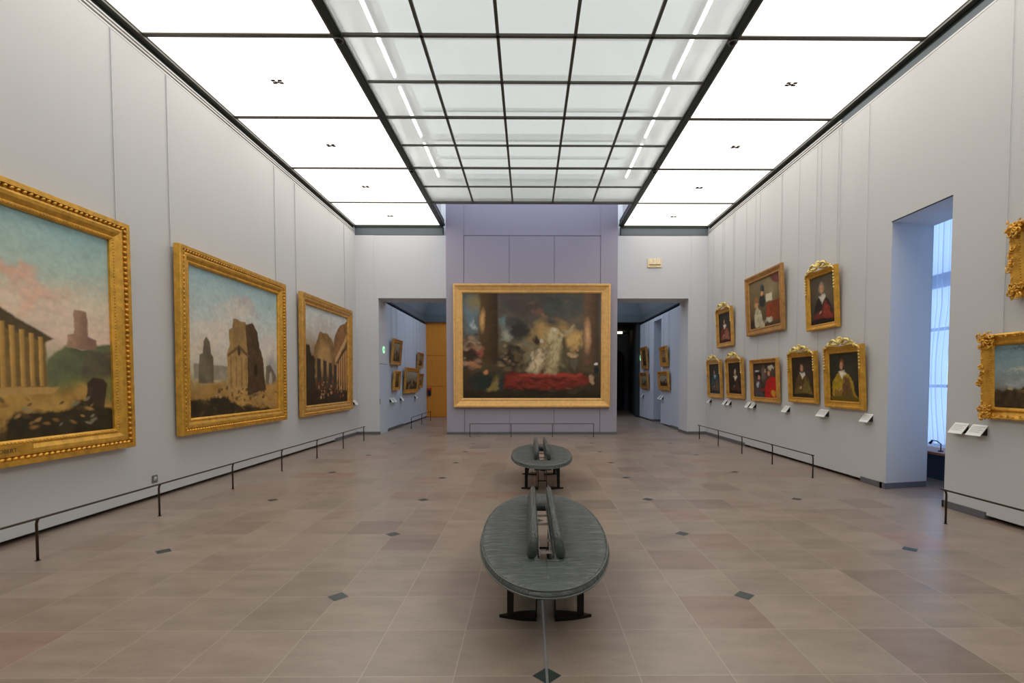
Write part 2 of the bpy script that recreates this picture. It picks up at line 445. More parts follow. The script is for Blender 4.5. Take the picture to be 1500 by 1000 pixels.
# luminous side panels
SY = [YB, 13.04, 10.966, 8.892, 6.818, 4.744, 2.67, 0.6, -1.48, -3.55, YN]
ords = ['nearest the back wall', 'second from the back wall', 'third from the back wall', 'fourth from the back wall', 'cut by the top photo edge']
for side, xa, xb in (('left', XL+0.035, BL-0.07), ('right', BR+0.07, XR-0.035)):
    for i in range(5):
        ya, yb = SY[i+1]+0.016, SY[i]-0.016
        if i == 0: yb = YB-0.03
        xm = (xa+xb)/2; ym = (ya+yb)/2
        if i == 0: ym = 14.10
        R_ = thing('ceiling_light', 'white luminous ceiling panel, %s side, %s' % (side, ords[i]), 'ceiling light', (xm, ym, ZC), (0,0,0), 'luminous ceiling panels')
        d = MB(); g = 0.0025
        for (p, q) in ((xa-xm, -g), (g, xb-xm)):
            for (r, s2) in ((ya-ym, -g), (g, yb-ym)): d.box(p, q, r, s2, 0.0, 0.012)
        d.build('diffuser', M_diff, R_)
        fr = MB(); p0, p1, q0, q1 = xa-xm, xb-xm, ya-ym, yb-ym
        ov = [(p0-0.004, q0-0.014), (p1+0.004, q0-0.014), (p1+0.004, q1+0.013), (p0-0.004, q1+0.013)]; iv = [(p0+0.008, q0+0.024), (p1-0.008, q0+0.024), (p1-0.008, q1-0.022), (p0+0.008, q1-0.022)]
        vs = [(x, y, -0.014) for x, y in ov+iv] + [(x, y, -0.001) for x, y in ov+iv]
        fs = []
        for e in range(4):
            e2 = (e+1) % 4; fs += [(e, e2, 4+e2, 4+e), (8+e, 12+e, 12+e2, 8+e2), (e, 8+e, 8+e2, e2), (4+e, 4+e2, 12+e2, 12+e)]
        fr.add(vs, fs)
        fr.build('frame', M_flange2, R_)
        c = MB()
        for dx, dy in ((-0.05, -0.03), (0.05, -0.03), (-0.05, 0.03), (0.05, 0.03)):
            c.box(dx-0.03, dx+0.03, dy-0.02, dy+0.02, -0.012, 0.0, 0, 0.003)
        c.box(-0.03, 0.03, -0.012, 0.012, -0.02, -0.006)
        c.build('glass_fitting', M_bronze, R_)
rest = MB()
for xa, xb in ((XL+0.035, BL-0.07), (BR+0.07, XR-0.035)):
    for i in range(5, 10): rest.box(xa, xb, SY[i+1]+0.016, SY[i]-0.016, ZC, ZC+0.012)
struct(rest.build('ceiling_rear', M_diff)).name = 'ceiling'
back = MB()
back.box(XL-0.3, BL-0.05, YN, YB+0.2, ZC+0.2, ZC+0.25); back.box(BR+0.05, XR+0.8, YN, YB+0.2, ZC+0.2, ZC+0.25)
back.box(-7.2, 9.0, YN-0.5, 29, 8.0, 8.1)
struct(back.build('ceiling_slab', M_white)).name = 'ceiling'
wr = MB(); wr.box(-7, 8, YN-0.3, YN, 0, 8); struct(wr.build('wall_rear', M_wall))

for (x, y, lb) in ((-2.50, 6.86, 'small round black fitting under the left ceiling beam, nearer the viewer'), (2.715, 6.86, 'small round black fitting under the right ceiling beam, nearer the viewer'),
                   (-2.50, 11.02, 'small round black fitting under the left ceiling beam, farther from the viewer'), (2.715, 11.02, 'small round black fitting under the right ceiling beam, farther from the viewer')):
    o = MB().tube([(x, y, ZC-0.031), (x, y, ZC-0.05)], 0.062, 20).build('ceiling_sensor', M_flange)
    MB().tube([(x, y, ZC-0.05), (x, y, ZC-0.075)], [0.045, 0.03], 20).build('dome', M_darkmetal, o)
    tag(o, lb, 'ceiling fitting', 'round fittings on the ceiling beams')

# ------------------------------------------------------------------ far room
FY = 22.0; FL, FR = -4.43, 4.86
w = MB(); w.box(FL-0.15, FL, YB+0.85, FY, 0.05, 4.0); w.box(FL-0.5, FL-0.15, YB+0.85, FY+0.3, 0, 4.4); struct(w.build('wall_far_room_left', M_far))
w = MB()
w.box(FR, FR+0.15, YB+0.85, 18.5, 0.05, 4.0)
A0, A1, AZ = 18.5, 19.6, 3.87
w.box(FR, FR+0.15, A1, FY, 0.05, 4.0); w.box(FR, FR+0.15, A0, A1, AZ, 4.0)
w.box(FR+0.15, FR+0.8, YB+0.85, A0, 0, 4.4); w.box(FR+0.15, FR+0.8, A1, FY+0.3, 0, 4.4); w.box(FR+0.15, FR+0.8, A0, A1, AZ, 4.4)
w.box(FR+0.8, FR+0.9, A0-0.3, A1+0.3, 0, 4.4)
struct(w.build('wall_far_room_right', M_far))
s = MB(); s.box(FL-0.1, FL+0.006, 15.95, 17.9, 0, 0.085); s.box(FR-0.006, FR+0.1, YB+0.85, 17.2, 0, 0.085)
s.box(FR-0.01, FR+0.8, A1-0.012, A1+0.03, 0, 0.085); s.box(FR-0.006, FR+0.1, A1, A1+0.3, 0, 0.085)
struct(s.build('baseboard_far_room', M_skirt))
w = MB(); w.box(FL-0.152, FL-0.148, 17.9, FY, 0, 0.05); w.box(FR+0.148, FR+0.152, 17.2, A0, 0, 0.05); w.box(FR+0.148, FR+0.152, A1+0.3, FY, 0, 0.05)
struct(w.build('trim_6', M_black))
# cornice and coved ceiling of the far room
c = MB()
c.box(FL-0.20, FL-0.15, YB+0.85, FY, 4.0, 4.12, 1); c.box(FR+0.15, FR+0.2, YB+0.85, FY, 4.0, 4.12, 1)
c.box(FL-0.3, FL-0.02, YB+0.85, FY+0.1, 4.12, 4.38, 0); c.box(FR+0.02, FR+0.3, YB+0.85, FY+0.1, 4.12, 4.38, 0)
c.box(FL-0.3, FR+0.3, FY-0.12, FY+0.1, 4.11, 4.38, 0)
struct(c.build('trim_7', [M_cornice, M_black]))
c = MB()
x0, x1, y0, y1, t, z0, z1 = FL-0.1, FR+0.1, YB+0.85, FY-0.02, 0.85, 4.38, 6.0
c.quad((x0, y0, z0), (x0, y1, z0), (x0+t, y1-t, z1), (x0+t, y0+t, z1)); c.quad((x1, y1, z0), (x1, y0, z0), (x1-t, y0+t, z1), (x1-t, y1-t, z1))
c.quad((x0, y1, z0), (x1, y1, z0), (x1-t, y1-t, z1), (x0+t, y1-t, z1)); c.quad((x1, y0, z0), (x0, y0, z0), (x0+t, y0+t, z1), (x1-t, y0+t, z1))
struct(c.build('ceiling_cove', M_cove)).name = 'ceiling'
M_fl = emis('far_laylight', (228, 238, 255), 1.9)
c = MB(); c.quad((x0+t, y0+t, z1), (x1-t, y0+t, z1), (x1-t, y1-t, z1), (x0+t, y1-t, z1)); struct(c.build('window_3', M_fl))
# far wall : veneer panels left, opening to a dark corridor right
w = MB(); w.box(FL-0.3, 3.3, FY+0.02, FY+0.2, 0, 4.2)
for a, b2 in ((FL, -3.02), (-3.0, -1.6), (-1.58, -0.2), (-0.18, 1.2), (1.22, 3.3)):
    for p, q in ((0.02, 1.34), (1.355, 2.68), (2.695, 4.11)): w.box(a+0.002, b2, FY, FY+0.03, p, q)
struct(w.build('wall_veneer', M_veneer))
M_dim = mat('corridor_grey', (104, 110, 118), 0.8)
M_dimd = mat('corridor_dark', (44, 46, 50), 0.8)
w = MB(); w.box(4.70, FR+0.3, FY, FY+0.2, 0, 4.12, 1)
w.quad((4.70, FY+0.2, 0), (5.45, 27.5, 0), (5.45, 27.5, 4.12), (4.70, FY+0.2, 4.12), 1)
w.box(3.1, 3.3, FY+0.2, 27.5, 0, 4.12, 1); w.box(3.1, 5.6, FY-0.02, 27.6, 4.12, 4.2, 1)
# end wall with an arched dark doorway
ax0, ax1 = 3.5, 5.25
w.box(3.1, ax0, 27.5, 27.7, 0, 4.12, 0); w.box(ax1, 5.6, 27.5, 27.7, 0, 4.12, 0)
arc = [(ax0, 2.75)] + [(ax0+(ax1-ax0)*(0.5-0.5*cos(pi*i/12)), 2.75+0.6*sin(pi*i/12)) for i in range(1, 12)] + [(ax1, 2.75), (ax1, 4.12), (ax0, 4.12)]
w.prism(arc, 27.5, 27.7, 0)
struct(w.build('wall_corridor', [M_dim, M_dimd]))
M_brown = mat('dark_brown_door', (40, 27, 18), 0.6, nscale=6, namp=0.3, stretch=(6, 6, 1))
d = MB(); d.box(ax0-0.05, ax1+0.05, 27.72, 27.8, 0, 3.5)
for i in range(2):
    for p, q in ((0.3, 1.2), (1.35, 2.6)): d.box(ax0+0.12+i*0.85, ax0+0.75+i*0.85, 27.70, 27.74, p, q, 0, 0.01)
dd = struct(d.build('door_1', M_brown))
MB().tube([(ax0+0.82, 27.66, 1.3), (ax0+0.95, 27.66, 1.3)], 0.012).build('door_handle', M_bronze, dd)
cl = MB(); cl.tube([(4.75, 26.3, 4.12), (4.75, 26.3, 4.03)], 0.13, 20)
o = cl.build('ceiling_lamp', emis('lamp_warm', (255, 240, 210), 4)); tag(o, 'small glowing round ceiling lamp in the dark corridor beyond the right doorway', 'ceiling lamp')
# flush service door on the left far room wall
d = MB()
for p in ((15.25, 15.262, 0.0, 2.1), (15.90, 15.912, 0.0, 2.1), (15.25, 15.912, 2.1, 2.112)): d.box(PL-0.002, PL+0.002, p[0], p[1], p[2], p[3])
d2 = MB(); d2.box(PL-0.01, PL+0.003, 15.0, 15.78, 0.005, 2.09)
dd = struct(d2.build('door_2', M_far))
MB().box(PL+0.003, PL+0.004, 14.99, 15.79, 2.09, 2.102).build('door_gap', M_black, dd)

# ------------------------------------------------------------------ window bay on the right
w = MB()
w.box(6.0, 7.6, 9.7, 9.9, 0, 4.9); w.box(6.0, 7.6, 4.6, 4.8, 0, 4.9); w.box(6.0, 7.6, 4.6, 9.9, 4.7, 4.9)
w.box(7.2, 7.3, 4.8, 9.7, 0, 0.42); w.box(6.0, 6.02, 4.8, NY0, 0, 4.7); w.box(6.0, 6.02, 7.54, 9.7, 0, 4.7)
struct(w.build('wall_bay', M_wall))
M_day = emis('daylight_outside', (168, 203, 255), 2.1)
w = MB(); w.quad((7.45, 4.7, 0.3), (7.45, 9.8, 0.3), (7.45, 9.8, 4.8), (7.45, 4.7, 4.8))
wn = struct(w.build('window_4', M_day))
fr = MB()
for y in (4.85, 6.0, 7.1, 8.25, 9.4): fr.box(7.22, 7.28, y-0.04, y+0.04, 0.42, 4.7)
for z in (0.45, 1.5, 2.5, 3.35, 4.66): fr.box(7.22, 7.28, 4.8, 9.7, z-(0.12 if z == 3.35 else 0.025), z+(0.12 if z == 3.35 else 0.025))
fr.build('window_frame', mat('window_blue_grey', (90, 110, 140), 0.6), wn)
def curtain(ya, yb, open_side, lb):
    me = MB(); ny, nz = 90, 24
    vs = []
    for j in range(nz+1):
        z = 0.47 + (4.62-0.47)*j/nz
        q = 0.13*sin(pi*max(0, min(1, (z-0.55)/2.3)))
        for i in range(ny+1):
            u = i/ny
            a, b2 = ya, yb
            if open_side < 0: a = ya + q
            else: b2 = yb - q
            y = a + (b2-a)*u
            vs.append((6.98 + 0.028*sin(u*(yb-ya)*52 + 0.6*sin(z*1.3)) + 0.01*sin(u*31), y, z))
    fs = [(j*(ny+1)+i, j*(ny+1)+i+1, (j+1)*(ny+1)+i+1, (j+1)*(ny+1)+i) for j in range(nz) for i in range(ny)]
    me.add(vs, fs, 0, True); o = me.build('curtain', M_curtain); tag(o, lb, 'curtain')
    MB().tube([(6.98, ya, 4.64), (6.98, yb, 4.64)], 0.014).build('curtain_rod', M_darkmetal, o)
curtain(8.27, 9.68, -1, 'sheer blue-lit curtain seen through the tall opening in the right wall')
curtain(4.85, 8.25, 1, 'near sheer curtain half hidden behind the right wall edge of the tall opening')
lg = MB(); lg.box(6.46, 7.18, 4.85, 9.65, 0.42, 0.46, 0, 0.004)
o = lg.build('window_ledge', M_wood); tag(o, 'orange-brown wooden ledge below the sheer curtain in the window bay', 'ledge')
bx = MB(); bx.box(6.62, 7.15, 4.85, 9.65, 0.0, 0.42); bx.build('ledge_base', mat('bay_dark', (52, 62, 74), 0.7), o)
lp = MB(); lp.tube([(6.62, 8.02, 0.46), (6.62, 8.02, 0.58), (6.62, 8.10, 0.62), (6.62, 8.22, 0.62)], 0.008); lp.disc((6.62, 8.02, 0.46), 0.035, 0.015); lp.tube([(6.62, 8.19, 0.62), (6.62, 8.24, 0.57)], [0.012, 0.022])
o = lp.build('desk_lamp', M_bracket); tag(o, 'small black bent-arm fixture standing on the wooden window ledge', 'lamp')

# ------------------------------------------------------------------ paint engine (generic stand-in pictures, pigment only)
_rng = np.random.default_rng(11)
class Paint:
    def __init__(s, w, h, n, seed=0, fac=1.0):
        s.w, s.h = w, h
        asp = w/h
        s.nx = max(8, int(n*sqrt(asp))); s.ny = max(8, int(n/sqrt(asp)))
        s.rng = np.random.default_rng(seed)
        u, v = np.meshgrid((np.arange(s.nx)+0.5)/s.nx, (np.arange(s.ny)+0.5)/s.ny)
        s.u0, s.v0 = u, v
        s.wu, s.wv = s.noise(6), s.noise(6)
        s.fu, s.fv = s.noise(28), s.noise(28)
        s.img = np.zeros(u.shape + (3,)); s.fac = fac
    def _n(s, k, kv=None):
        kv = kv or k
        ax = s.w/s.h
        gx, gy = max(2, int(k*ax)+2), max(2, int(kv)+2)
        g = s.rng.random((gy+1, gx+1))
        x = s.u0*(gx-1); y = s.v0*(gy-1); xi = x.astype(int); yi = y.astype(int)
        fx = x-xi; fy = y-yi; fx = fx*fx*(3-2*fx); fy = fy*fy*(3-2*fy)
        return (g[yi, xi]*(1-fx)*(1-fy) + g[yi, xi+1]*fx*(1-fy) + g[yi+1, xi]*(1-fx)*fy + g[yi+1, xi+1]*fx*fy)*2-1
    def noise(s, k, o=3, kv=None):
        r = 0; a = 1
        for i in range(o): r = r + a*s._n(k*2**i, None if kv is None else kv*2**i); a *= 0.5
        return r/1.6
    def uv(s, warp):
        return s.u0 + warp*(s.wu + 0.5*s.fu), s.v0 + warp*(s.wv + 0.5*s.fv)
    def lay(s, a, col, tex=0.0, tk=14, col2=None, gdir=(1,0), ctr=None, ln=None):
        c = np.array(lin(col)); C = np.broadcast_to(c, s.img.shape).copy()
        if col2 is not None:
            t = s.u0*gdir[0] + s.v0*gdir[1]
            lo, hi = ln if ln else (t.min(), t.max())
            t = np.clip((t-lo)/(hi-lo+1e-6), 0, 1)[..., None]
            C = C*(1-t) + np.array(lin(col2))*t
        if tex > 0: C = C*np.clip(1 + tex*s.noise(tk), 0.1, 3)[..., None]
        a = np.clip(a, 0, 1)[..., None]
        s.img = s.img*(1-a) + C*a
    def vgrad(s, stops, warp=0.04):
        u, v = s.uv(warp)
        xs = [p for p, c in stops]; cs = np.array([lin(c) for p, c in stops])
        s.img = np.stack([np.interp(v, xs, cs[:, i]) for i in range(3)], -1)
    def poly(s, pts, col, soft=0.008, warp=0.01, op=1.0, **k):
        u, v = s.uv(warp); P = np.array(pts); n = len(P)
        d = np.full(u.shape, 1e9); ins = np.zeros(u.shape, bool)
        for i in range(n):
            a = P[i]; b = P[(i+1) % n]; e = b-a
            wx, wy = u-a[0], v-a[1]
            t = np.clip((wx*e[0]+wy*e[1])/(e@e+1e-12), 0, 1)
            d = np.minimum(d, (wx-e[0]*t)**2 + (wy-e[1]*t)**2)
            c = ((a[1] <= v) & (b[1] > v)) | ((b[1] <= v) & (a[1] > v))
            xi = a[0] + (v-a[1])/(e[1] if abs(e[1]) > 1e-9 else 1e-9)*e[0]
            ins ^= c & (u < xi)
        d = np.sqrt(d); sd = np.where(ins, d, -d)
        s.lay(op*np.clip(sd/(2*soft)+0.5, 0, 1), col, **k)
    def ell(s, cx, cy, rx, ry, col, soft=0.3, warp=0.02, rot=0, op=1.0, **k):
        u, v = s.uv(warp); x = u-cx; y = v-cy; c, n = cos(rot), sin(rot)
        X = (x*c+y*n)/rx; Y = (-x*n+y*c)/ry
        r = np.sqrt(X*X+Y*Y); s.lay(op*np.clip((1-r)/soft, 0, 1), col, **k)
    def daubs(s, box, n, cols, size=(0.02, 0.01), seed=1, op=0.8):
        r = random.Random(seed)
        for i in range(n):
            x = r.uniform(box[0], box[2]); y = r.uniform(box[1], box[3]); k = r.uniform(0.5, 1.3)
            s.ell(x, y, size[0]*k, size[1]*k, r.choice(cols), 0.6, 0.01, r.uniform(-0.8, 0.8), op)
    def mesh(s, name, parent, inset, y, x0, z0):
        """pixel mesh in the XZ plane at depth y, lower-left x0,z0"""
        s.img = np.clip(s.img * (1 + 0.10*s.noise(60, 2) + 0.09*s.noise(16, 3, 40) + 0.08*s.noise(7))[..., None], 0.0015, 0.95)*s.fac
        nx, ny = s.nx, s.ny
        gx = x0 + s.w*np.arange(nx+1)/nx; gz = z0 + s.h*np.arange(ny+1)/ny
        X, Z = np.meshgrid(gx, gz)
        V = np.stack([X, np.full_like(X, y), Z], -1).reshape(-1, 3)
        i, j = np.meshgrid(np.arange(nx), np.arange(ny)); b = (j*(nx+1)+i).ravel()
        F = np.stack([b, b+1, b+nx+2, b+nx+1], -1)
        me = bpy.data.meshes.new(name); me.from_pydata(V.tolist(), [], F.tolist()); me.update()
        at = me.color_attributes.new('pigment', 'FLOAT_COLOR', 'CORNER')
        c = np.concatenate([np.clip(s.img, 0, 1), np.ones(s.img.shape[:2]+(1,))], -1).reshape(-1, 4)
        at.data.foreach_set('color', np.repeat(c, 4, axis=0).ravel().astype(np.float32))
        me.materials.append(M_canvas)
        o = bpy.data.objects.new(name, me); COL.objects.link(o); o.parent = parent
        return o
def canvas_mat():
    m, nt, b = newmat('oil_paint'); N = nt.nodes.new; L = nt.links.new
    a = N('ShaderNodeVertexColor'); a.layer_name = 'pigment'; L(a.outputs[0], b.inputs['Base Color'])
    b.inputs['Roughness'].default_value = 0.55; b.inputs['Specular IOR Level'].default_value = 0.25
    tc = N('ShaderNodeTexCoord'); no = N('ShaderNodeTexNoise'); no.inputs['Scale'].default_value = 45; no.inputs['Detail'].default_value = 5; L(tc.outputs['Object'], no.inputs['Vector'])
    bp = N('ShaderNodeBump'); bp.inputs['Strength'].default_value = 0.12; bp.inputs['Distance'].default_value = 0.006; L(no.outputs['Fac'], bp.inputs['Height']); L(bp.outputs[0], b.inputs['Normal'])
    return m
M_canvas = canvas_mat()

# ------------------------------------------------------------------ frames
def sweep(mb, W, H, prof, mi=0):
    """mitred moulding: prof = [(inward distance, thickness out)], local XZ plane centred on x, base z=0, front is -Y"""
    rings = []
    for d, h in prof:
        rings.append([(-W/2+d, -h, d), (W/2-d, -h, d), (W/2-d, -h, H-d), (-W/2+d, -h, H-d)])
    vs = [p for r in rings for p in r]; fs = []
    for i in range(len(prof)-1):
        for k in range(4):
            k2 = (k+1) % 4; fs.append((i*4+k, i*4+k2, (i+1)*4+k2, (i+1)*4+k))
    mb.add(vs, fs, mi)
def beads(mb, W, H, d, h, pitch, r, mi=0, slant=0.0, n=6, m=4):
    """row of ellipsoid beads at inward distance d and height h"""
    for L_, horiz, off in ((W-2*d, 1, d), (W-2*d, 1, H-d), (H-2*d, 0, -W/2+d), (H-2*d, 0, W/2-d)):
        cnt = max(2, int(L_/pitch)); st = L_/cnt
        for i in range(cnt):
            t = -L_/2 + st*(i+0.5)
            if horiz: mb.blob((t, -h, off), (r[0], r[1], r[2]), mi, n, m, slant)
            else: mb.blob((off, -h, H/2+t), (r[2], r[1], r[0]), mi, n, m, slant)
def curl(mb, x, z, y, s, a0, turns, sg, mi=0, r=0.014):
    """a carved scroll"""
    pts = []; rs = []
    n = 14
    for i in range(n):
        t = i/(n-1); a = a0 + sg*turns*2*pi*t; q = s*(1-0.75*t)
        pts.append((x+q*cos(a), y-0.012*sin(pi*t), z+q*sin(a))); rs.append(r*(1-0.55*t)*s/0.05)
    mb.tube(pts, rs, 6, mi)
def leafy(mb, x, z, y, s, a, mi=0, rng=random):
    for k in (-1, 0, 1):
        b = a + k*0.6
        mb.blob((x+cos(b)*s*0.6, y, z+sin(b)*s*0.6), (s*0.6, s*0.28, s*0.2), mi, 6, 4, b)
    mb.blob((x, y-0.006, z), (s*0.3, s*0.3, s*0.3), mi, 6, 4)

def picture(label, W, H, loc, rz, tilt, fw, depth, gmat, paint, style='plain', crest=0.0, wires=(), group=None, gap=0.03, name='painting', wiretop=5.86, wr=0.0035, seed=0, text=None):
    """gilt framed picture. loc = bottom centre on the wall"""
    R_ = thing(name, label, 'painting', loc, (tilt, 0, rz), group)
    M = Matrix.Translation(loc) @ Matrix.Rotation(rz, 4, 'Z') @ Matrix.Rotation(tilt, 4, 'X')
    rg = random.Random(seed)
    g = gap; D = g + depth
    mb = MB()
    if style == 'fluted':      # broad straight moulding with outer twisted band and inner pearl row
        prof = [(0, g), (0, D-0.015), (0.008, D), (0.045*fw/0.2, D), (0.05*fw/0.2, D-0.03), (fw*0.26, D-0.034), (fw*0.36, D-0.034), (fw*0.40, D-0.016), (fw*0.48, D-0.012), (fw*0.62, D-0.018), (fw*0.8, D-0.045), (fw*0.84, D-0.038), (fw*0.93, D-0.04), (fw, D-0.06), (fw, D-0.085)]
        sweep(mb, W, H, prof)
        beads(mb, W, H, fw*0.30, D-0.022, 0.062, (0.028, 0.028, 0.019), 0, 0.6)
        beads(mb, W, H, fw*0.88, D-0.042, 0.036, (0.012, 0.012, 0.011), 0)
        cb = MB()
    elif style == 'broad':     # wide plain sloping moulding
        prof = [(0, g), (0, D-0.01), (0.01, D), (fw*0.2, D), (fw*0.26, D-0.02), (fw*0.34, D-0.03), (fw*0.72, D-0.06), (fw*0.8, D-0.05), (fw*0.9, D-0.055), (fw, D-0.085), (fw, D-0.10)]
        sweep(mb, W, H, prof)
    elif style == 'rococo':
        prof = [(0.012, g), (0.012, D-0.02), (0.03, D), (fw*0.28, D-0.005), (fw*0.42, D-0.03), (fw*0.62, D-0.045), (fw*0.75, D-0.03), (fw*0.86, D-0.035), (fw, D-0.06), (fw, D-0.08)]
        sweep(mb, W, H, prof)
        beads(mb, W, H, fw*0.8, D-0.03, 0.028, (0.009, 0.007, 0.007), 0)
        # carved corners and centres
        pts = [(-W/2, 0), (W/2, 0), (W/2, H), (-W/2, H)]
        for (cx, cz) in pts:
            sx, sz = (1 if cx < 0 else -1), (1 if cz < H/2 else -1)
            for q in range(16):
                a = rg.uniform(0, 2*pi)
                leafy(mb, cx+sx*rg.uniform(0.0, fw*1.15), cz+sz*rg.uniform(0.0, fw*1.15), -D+rg.uniform(-0.012, 0.008), rg.uniform(0.022, 0.038), a, 0)
                curl(mb, cx+sx*rg.uniform(0.0, fw*1.1), cz+sz*rg.uniform(0.0, fw*1.1), -D+rg.uniform(-0.015, 0.01), rg.uniform(0.02, 0.036), a, rg.uniform(0.5, 0.9), rg.choice((-1, 1)), 0, 0.019)
            leafy(mb, cx+sx*fw*0.5, cz+sz*fw*0.5, -D-0.01, 0.06, math.atan2(sz, sx), 0)
        for (cx, cz, hz) in ((0, 0.03, 1), (0, H-0.03, 1), (-W/2+0.03, H/2, 0), (W/2-0.03, H/2, 0)):
            for q in range(10):
                dx = rg.uniform(-0.13, 0.13); dz = rg.uniform(-0.02, 0.04)
                px_, pz_ = (cx+dx, cz+dz*(1 if cz < H/2 else -1)) if hz else (cx+dz*(1 if cx < 0 else -1), cz+dx)
                curl(mb, px_, pz_, -D+rg.uniform(-0.015, 0.01), rg.uniform(0.018, 0.032), rg.uniform(0, 6.28), rg.uniform(0.5, 0.9), rg.choice((-1, 1)), 0, 0.019); leafy(mb, px_+rg.uniform(-0.02, 0.02), pz_+rg.uniform(-0.02, 0.02), -D-0.004, 0.03, rg.uniform(0, 6.28), 0)
        for L_, hz in ((W, 1), (H, 0)):
            n_ = int(L_/0.075)
            for i in range(n_):
                t = -L_/2 + L_*(i+0.5)/n_
                for sgn in (-1, 1):
                    a = rg.uniform(0, pi)
                    if hz: leafy(mb, t, H/2+sgn*(H/2-fw*0.32), -D+0.004, 0.028, a, 0)
                    else: leafy(mb, sgn*(W/2-fw*0.32), H/2+t, -D+0.004, 0.028, a, 0)
    else:                      # narrow moulding
        prof = [(0, g), (0, D-0.008), (0.006, D), (fw*0.3, D), (fw*0.36, D-0.012), (fw*0.75, D-0.028), (fw*0.82, D-0.02), (fw*0.92, D-0.024), (fw, D-0.04), (fw, D-0.055)]
        sweep(mb, W, H, prof)
        beads(mb, W, H, fw*0.15, D, 0.035, (0.012, 0.006, 0.008), 0, 0.4, 5, 3)
    mb.box(-W/2+0.02, W/2-0.02, -g-0.012, -g, 0.02, H-0.02, 0)
    mb.build('frame', gmat, R_)
    if crest > 0:
        c = MB(); z = H
        # ribbon bow with rose and hanging garlands down both sides
        for sx in (-1, 1):
            pts = [(sx*W*0.06, -D-0.01, z+crest*0.35), (sx*W*0.14, -D-0.02, z+crest*0.75), (sx*W*0.22, -D-0.015, z+crest*0.7), (sx*W*0.25, -D-0.01, z+crest*0.35), (sx*W*0.15, -D-0.02, z+crest*0.2), (sx*W*0.04, -D-0.01, z+crest*0.28)]
            c.tube(pts, [0.014, 0.024, 0.026, 0.024, 0.02, 0.014], 7)
            pts = [(sx*W*0.05, -D-0.005, z+crest*0.25), (sx*W*0.2, -D-0.012, z+0.012), (sx*W*0.32, -D-0.006, z+0.015), (sx*W*0.42, -D-0.008, z-0.02), (sx*W*0.47, -D-0.006, z-0.05)]
            c.tube(pts, [0.02, 0.022, 0.018, 0.016, 0.012], 7)
            for i in range(7):
                q = i/6
                c.blob((sx*(W*0.46), -D-0.004, z-0.06-q*H*0.30), (0.017*(1-0.25*q), 0.016, 0.024), 0, 6, 4, rg.uniform(-0.4, 0.4))
            leafy(c, sx*W*0.3, z+0.02, -D-0.01, 0.05, 1.57-sx*0.8)
            curl(c, sx*W*0.36, z+0.0, -D-0.008, 0.035, 1.0, 0.9, -sx, 0, 0.014)
        for i in range(7):
            a = i*2*pi/7; c.blob((0.024*cos(a), -D-0.03, z+crest*0.45+0.024*sin(a)), (0.022, 0.014, 0.015), 0, 6, 4, a)
        c.blob((0, -D-0.04, z+crest*0.45), (0.02, 0.016, 0.02), 0, 8, 5)
        for i in range(8):
            a = 0.3+i*0.36; leafy(c, 0.055*cos(a), z+crest*0.42+0.05*sin(a), -D-0.012, 0.045, a)
        co = c.build('carved_crest', G_hi, R_); co['label'] = 'carved gilt ribbon and garland crest'
    P_, cn = paint
    cw, chh = W-2*fw+0.004, H-2*fw+0.004
    p = Paint(cw, chh, cn, seed+1, 1.0); P_(p)
    p.mesh('canvas', R_, 0, -(D-(0.085 if style in ('fluted', 'broad') else 0.05)), -cw/2, fw-0.002)
    Mi = M.inverted()
    for wx in wires:
        top = M @ Vector((wx, -g, H-0.06)); wy = MB()
        # the wire runs straight up the wall
        wp = (Matrix.Translation(loc) @ Matrix.Rotation(rz, 4, 'Z')) @ Vector((wx, -0.012, 0))
        a = (wp.x, wp.y, top.z); b2 = (wp.x, wp.y, wiretop)
        wy.tube([tuple(top), a, b2], wr, 6)
        wy.build('hanging_wire', M_wire, R_, Mi)
    if text:
        cu = bpy.data.curves.new('t', 'FONT'); cu.body = text; cu.size = 0.056; cu.extrude = 0.002
        to = bpy.data.objects.new('t', cu); COL.objects.link(to)
        dg = bpy.context.evaluated_depsgraph_get(); me = bpy.data.meshes.new_from_object(to.evaluated_get(dg))
        COL.objects.unlink(to); bpy.data.objects.remove(to)
        pl = MB(); pl.box(-0.42, 0.24, -D+0.022, -D+0.008, fw*0.53, fw*0.85, 0); po = pl.build('name_plate', gmat, R_)
        me.transform(Matrix.Translation((-0.13, -D+0.007, fw*0.565)) @ Matrix.Rotation(pi/2, 4, 'X')); me.materials.append(M_signink)
        lo = bpy.data.objects.new('lettering', me); COL.objects.link(lo); lo.parent = po
    return R_

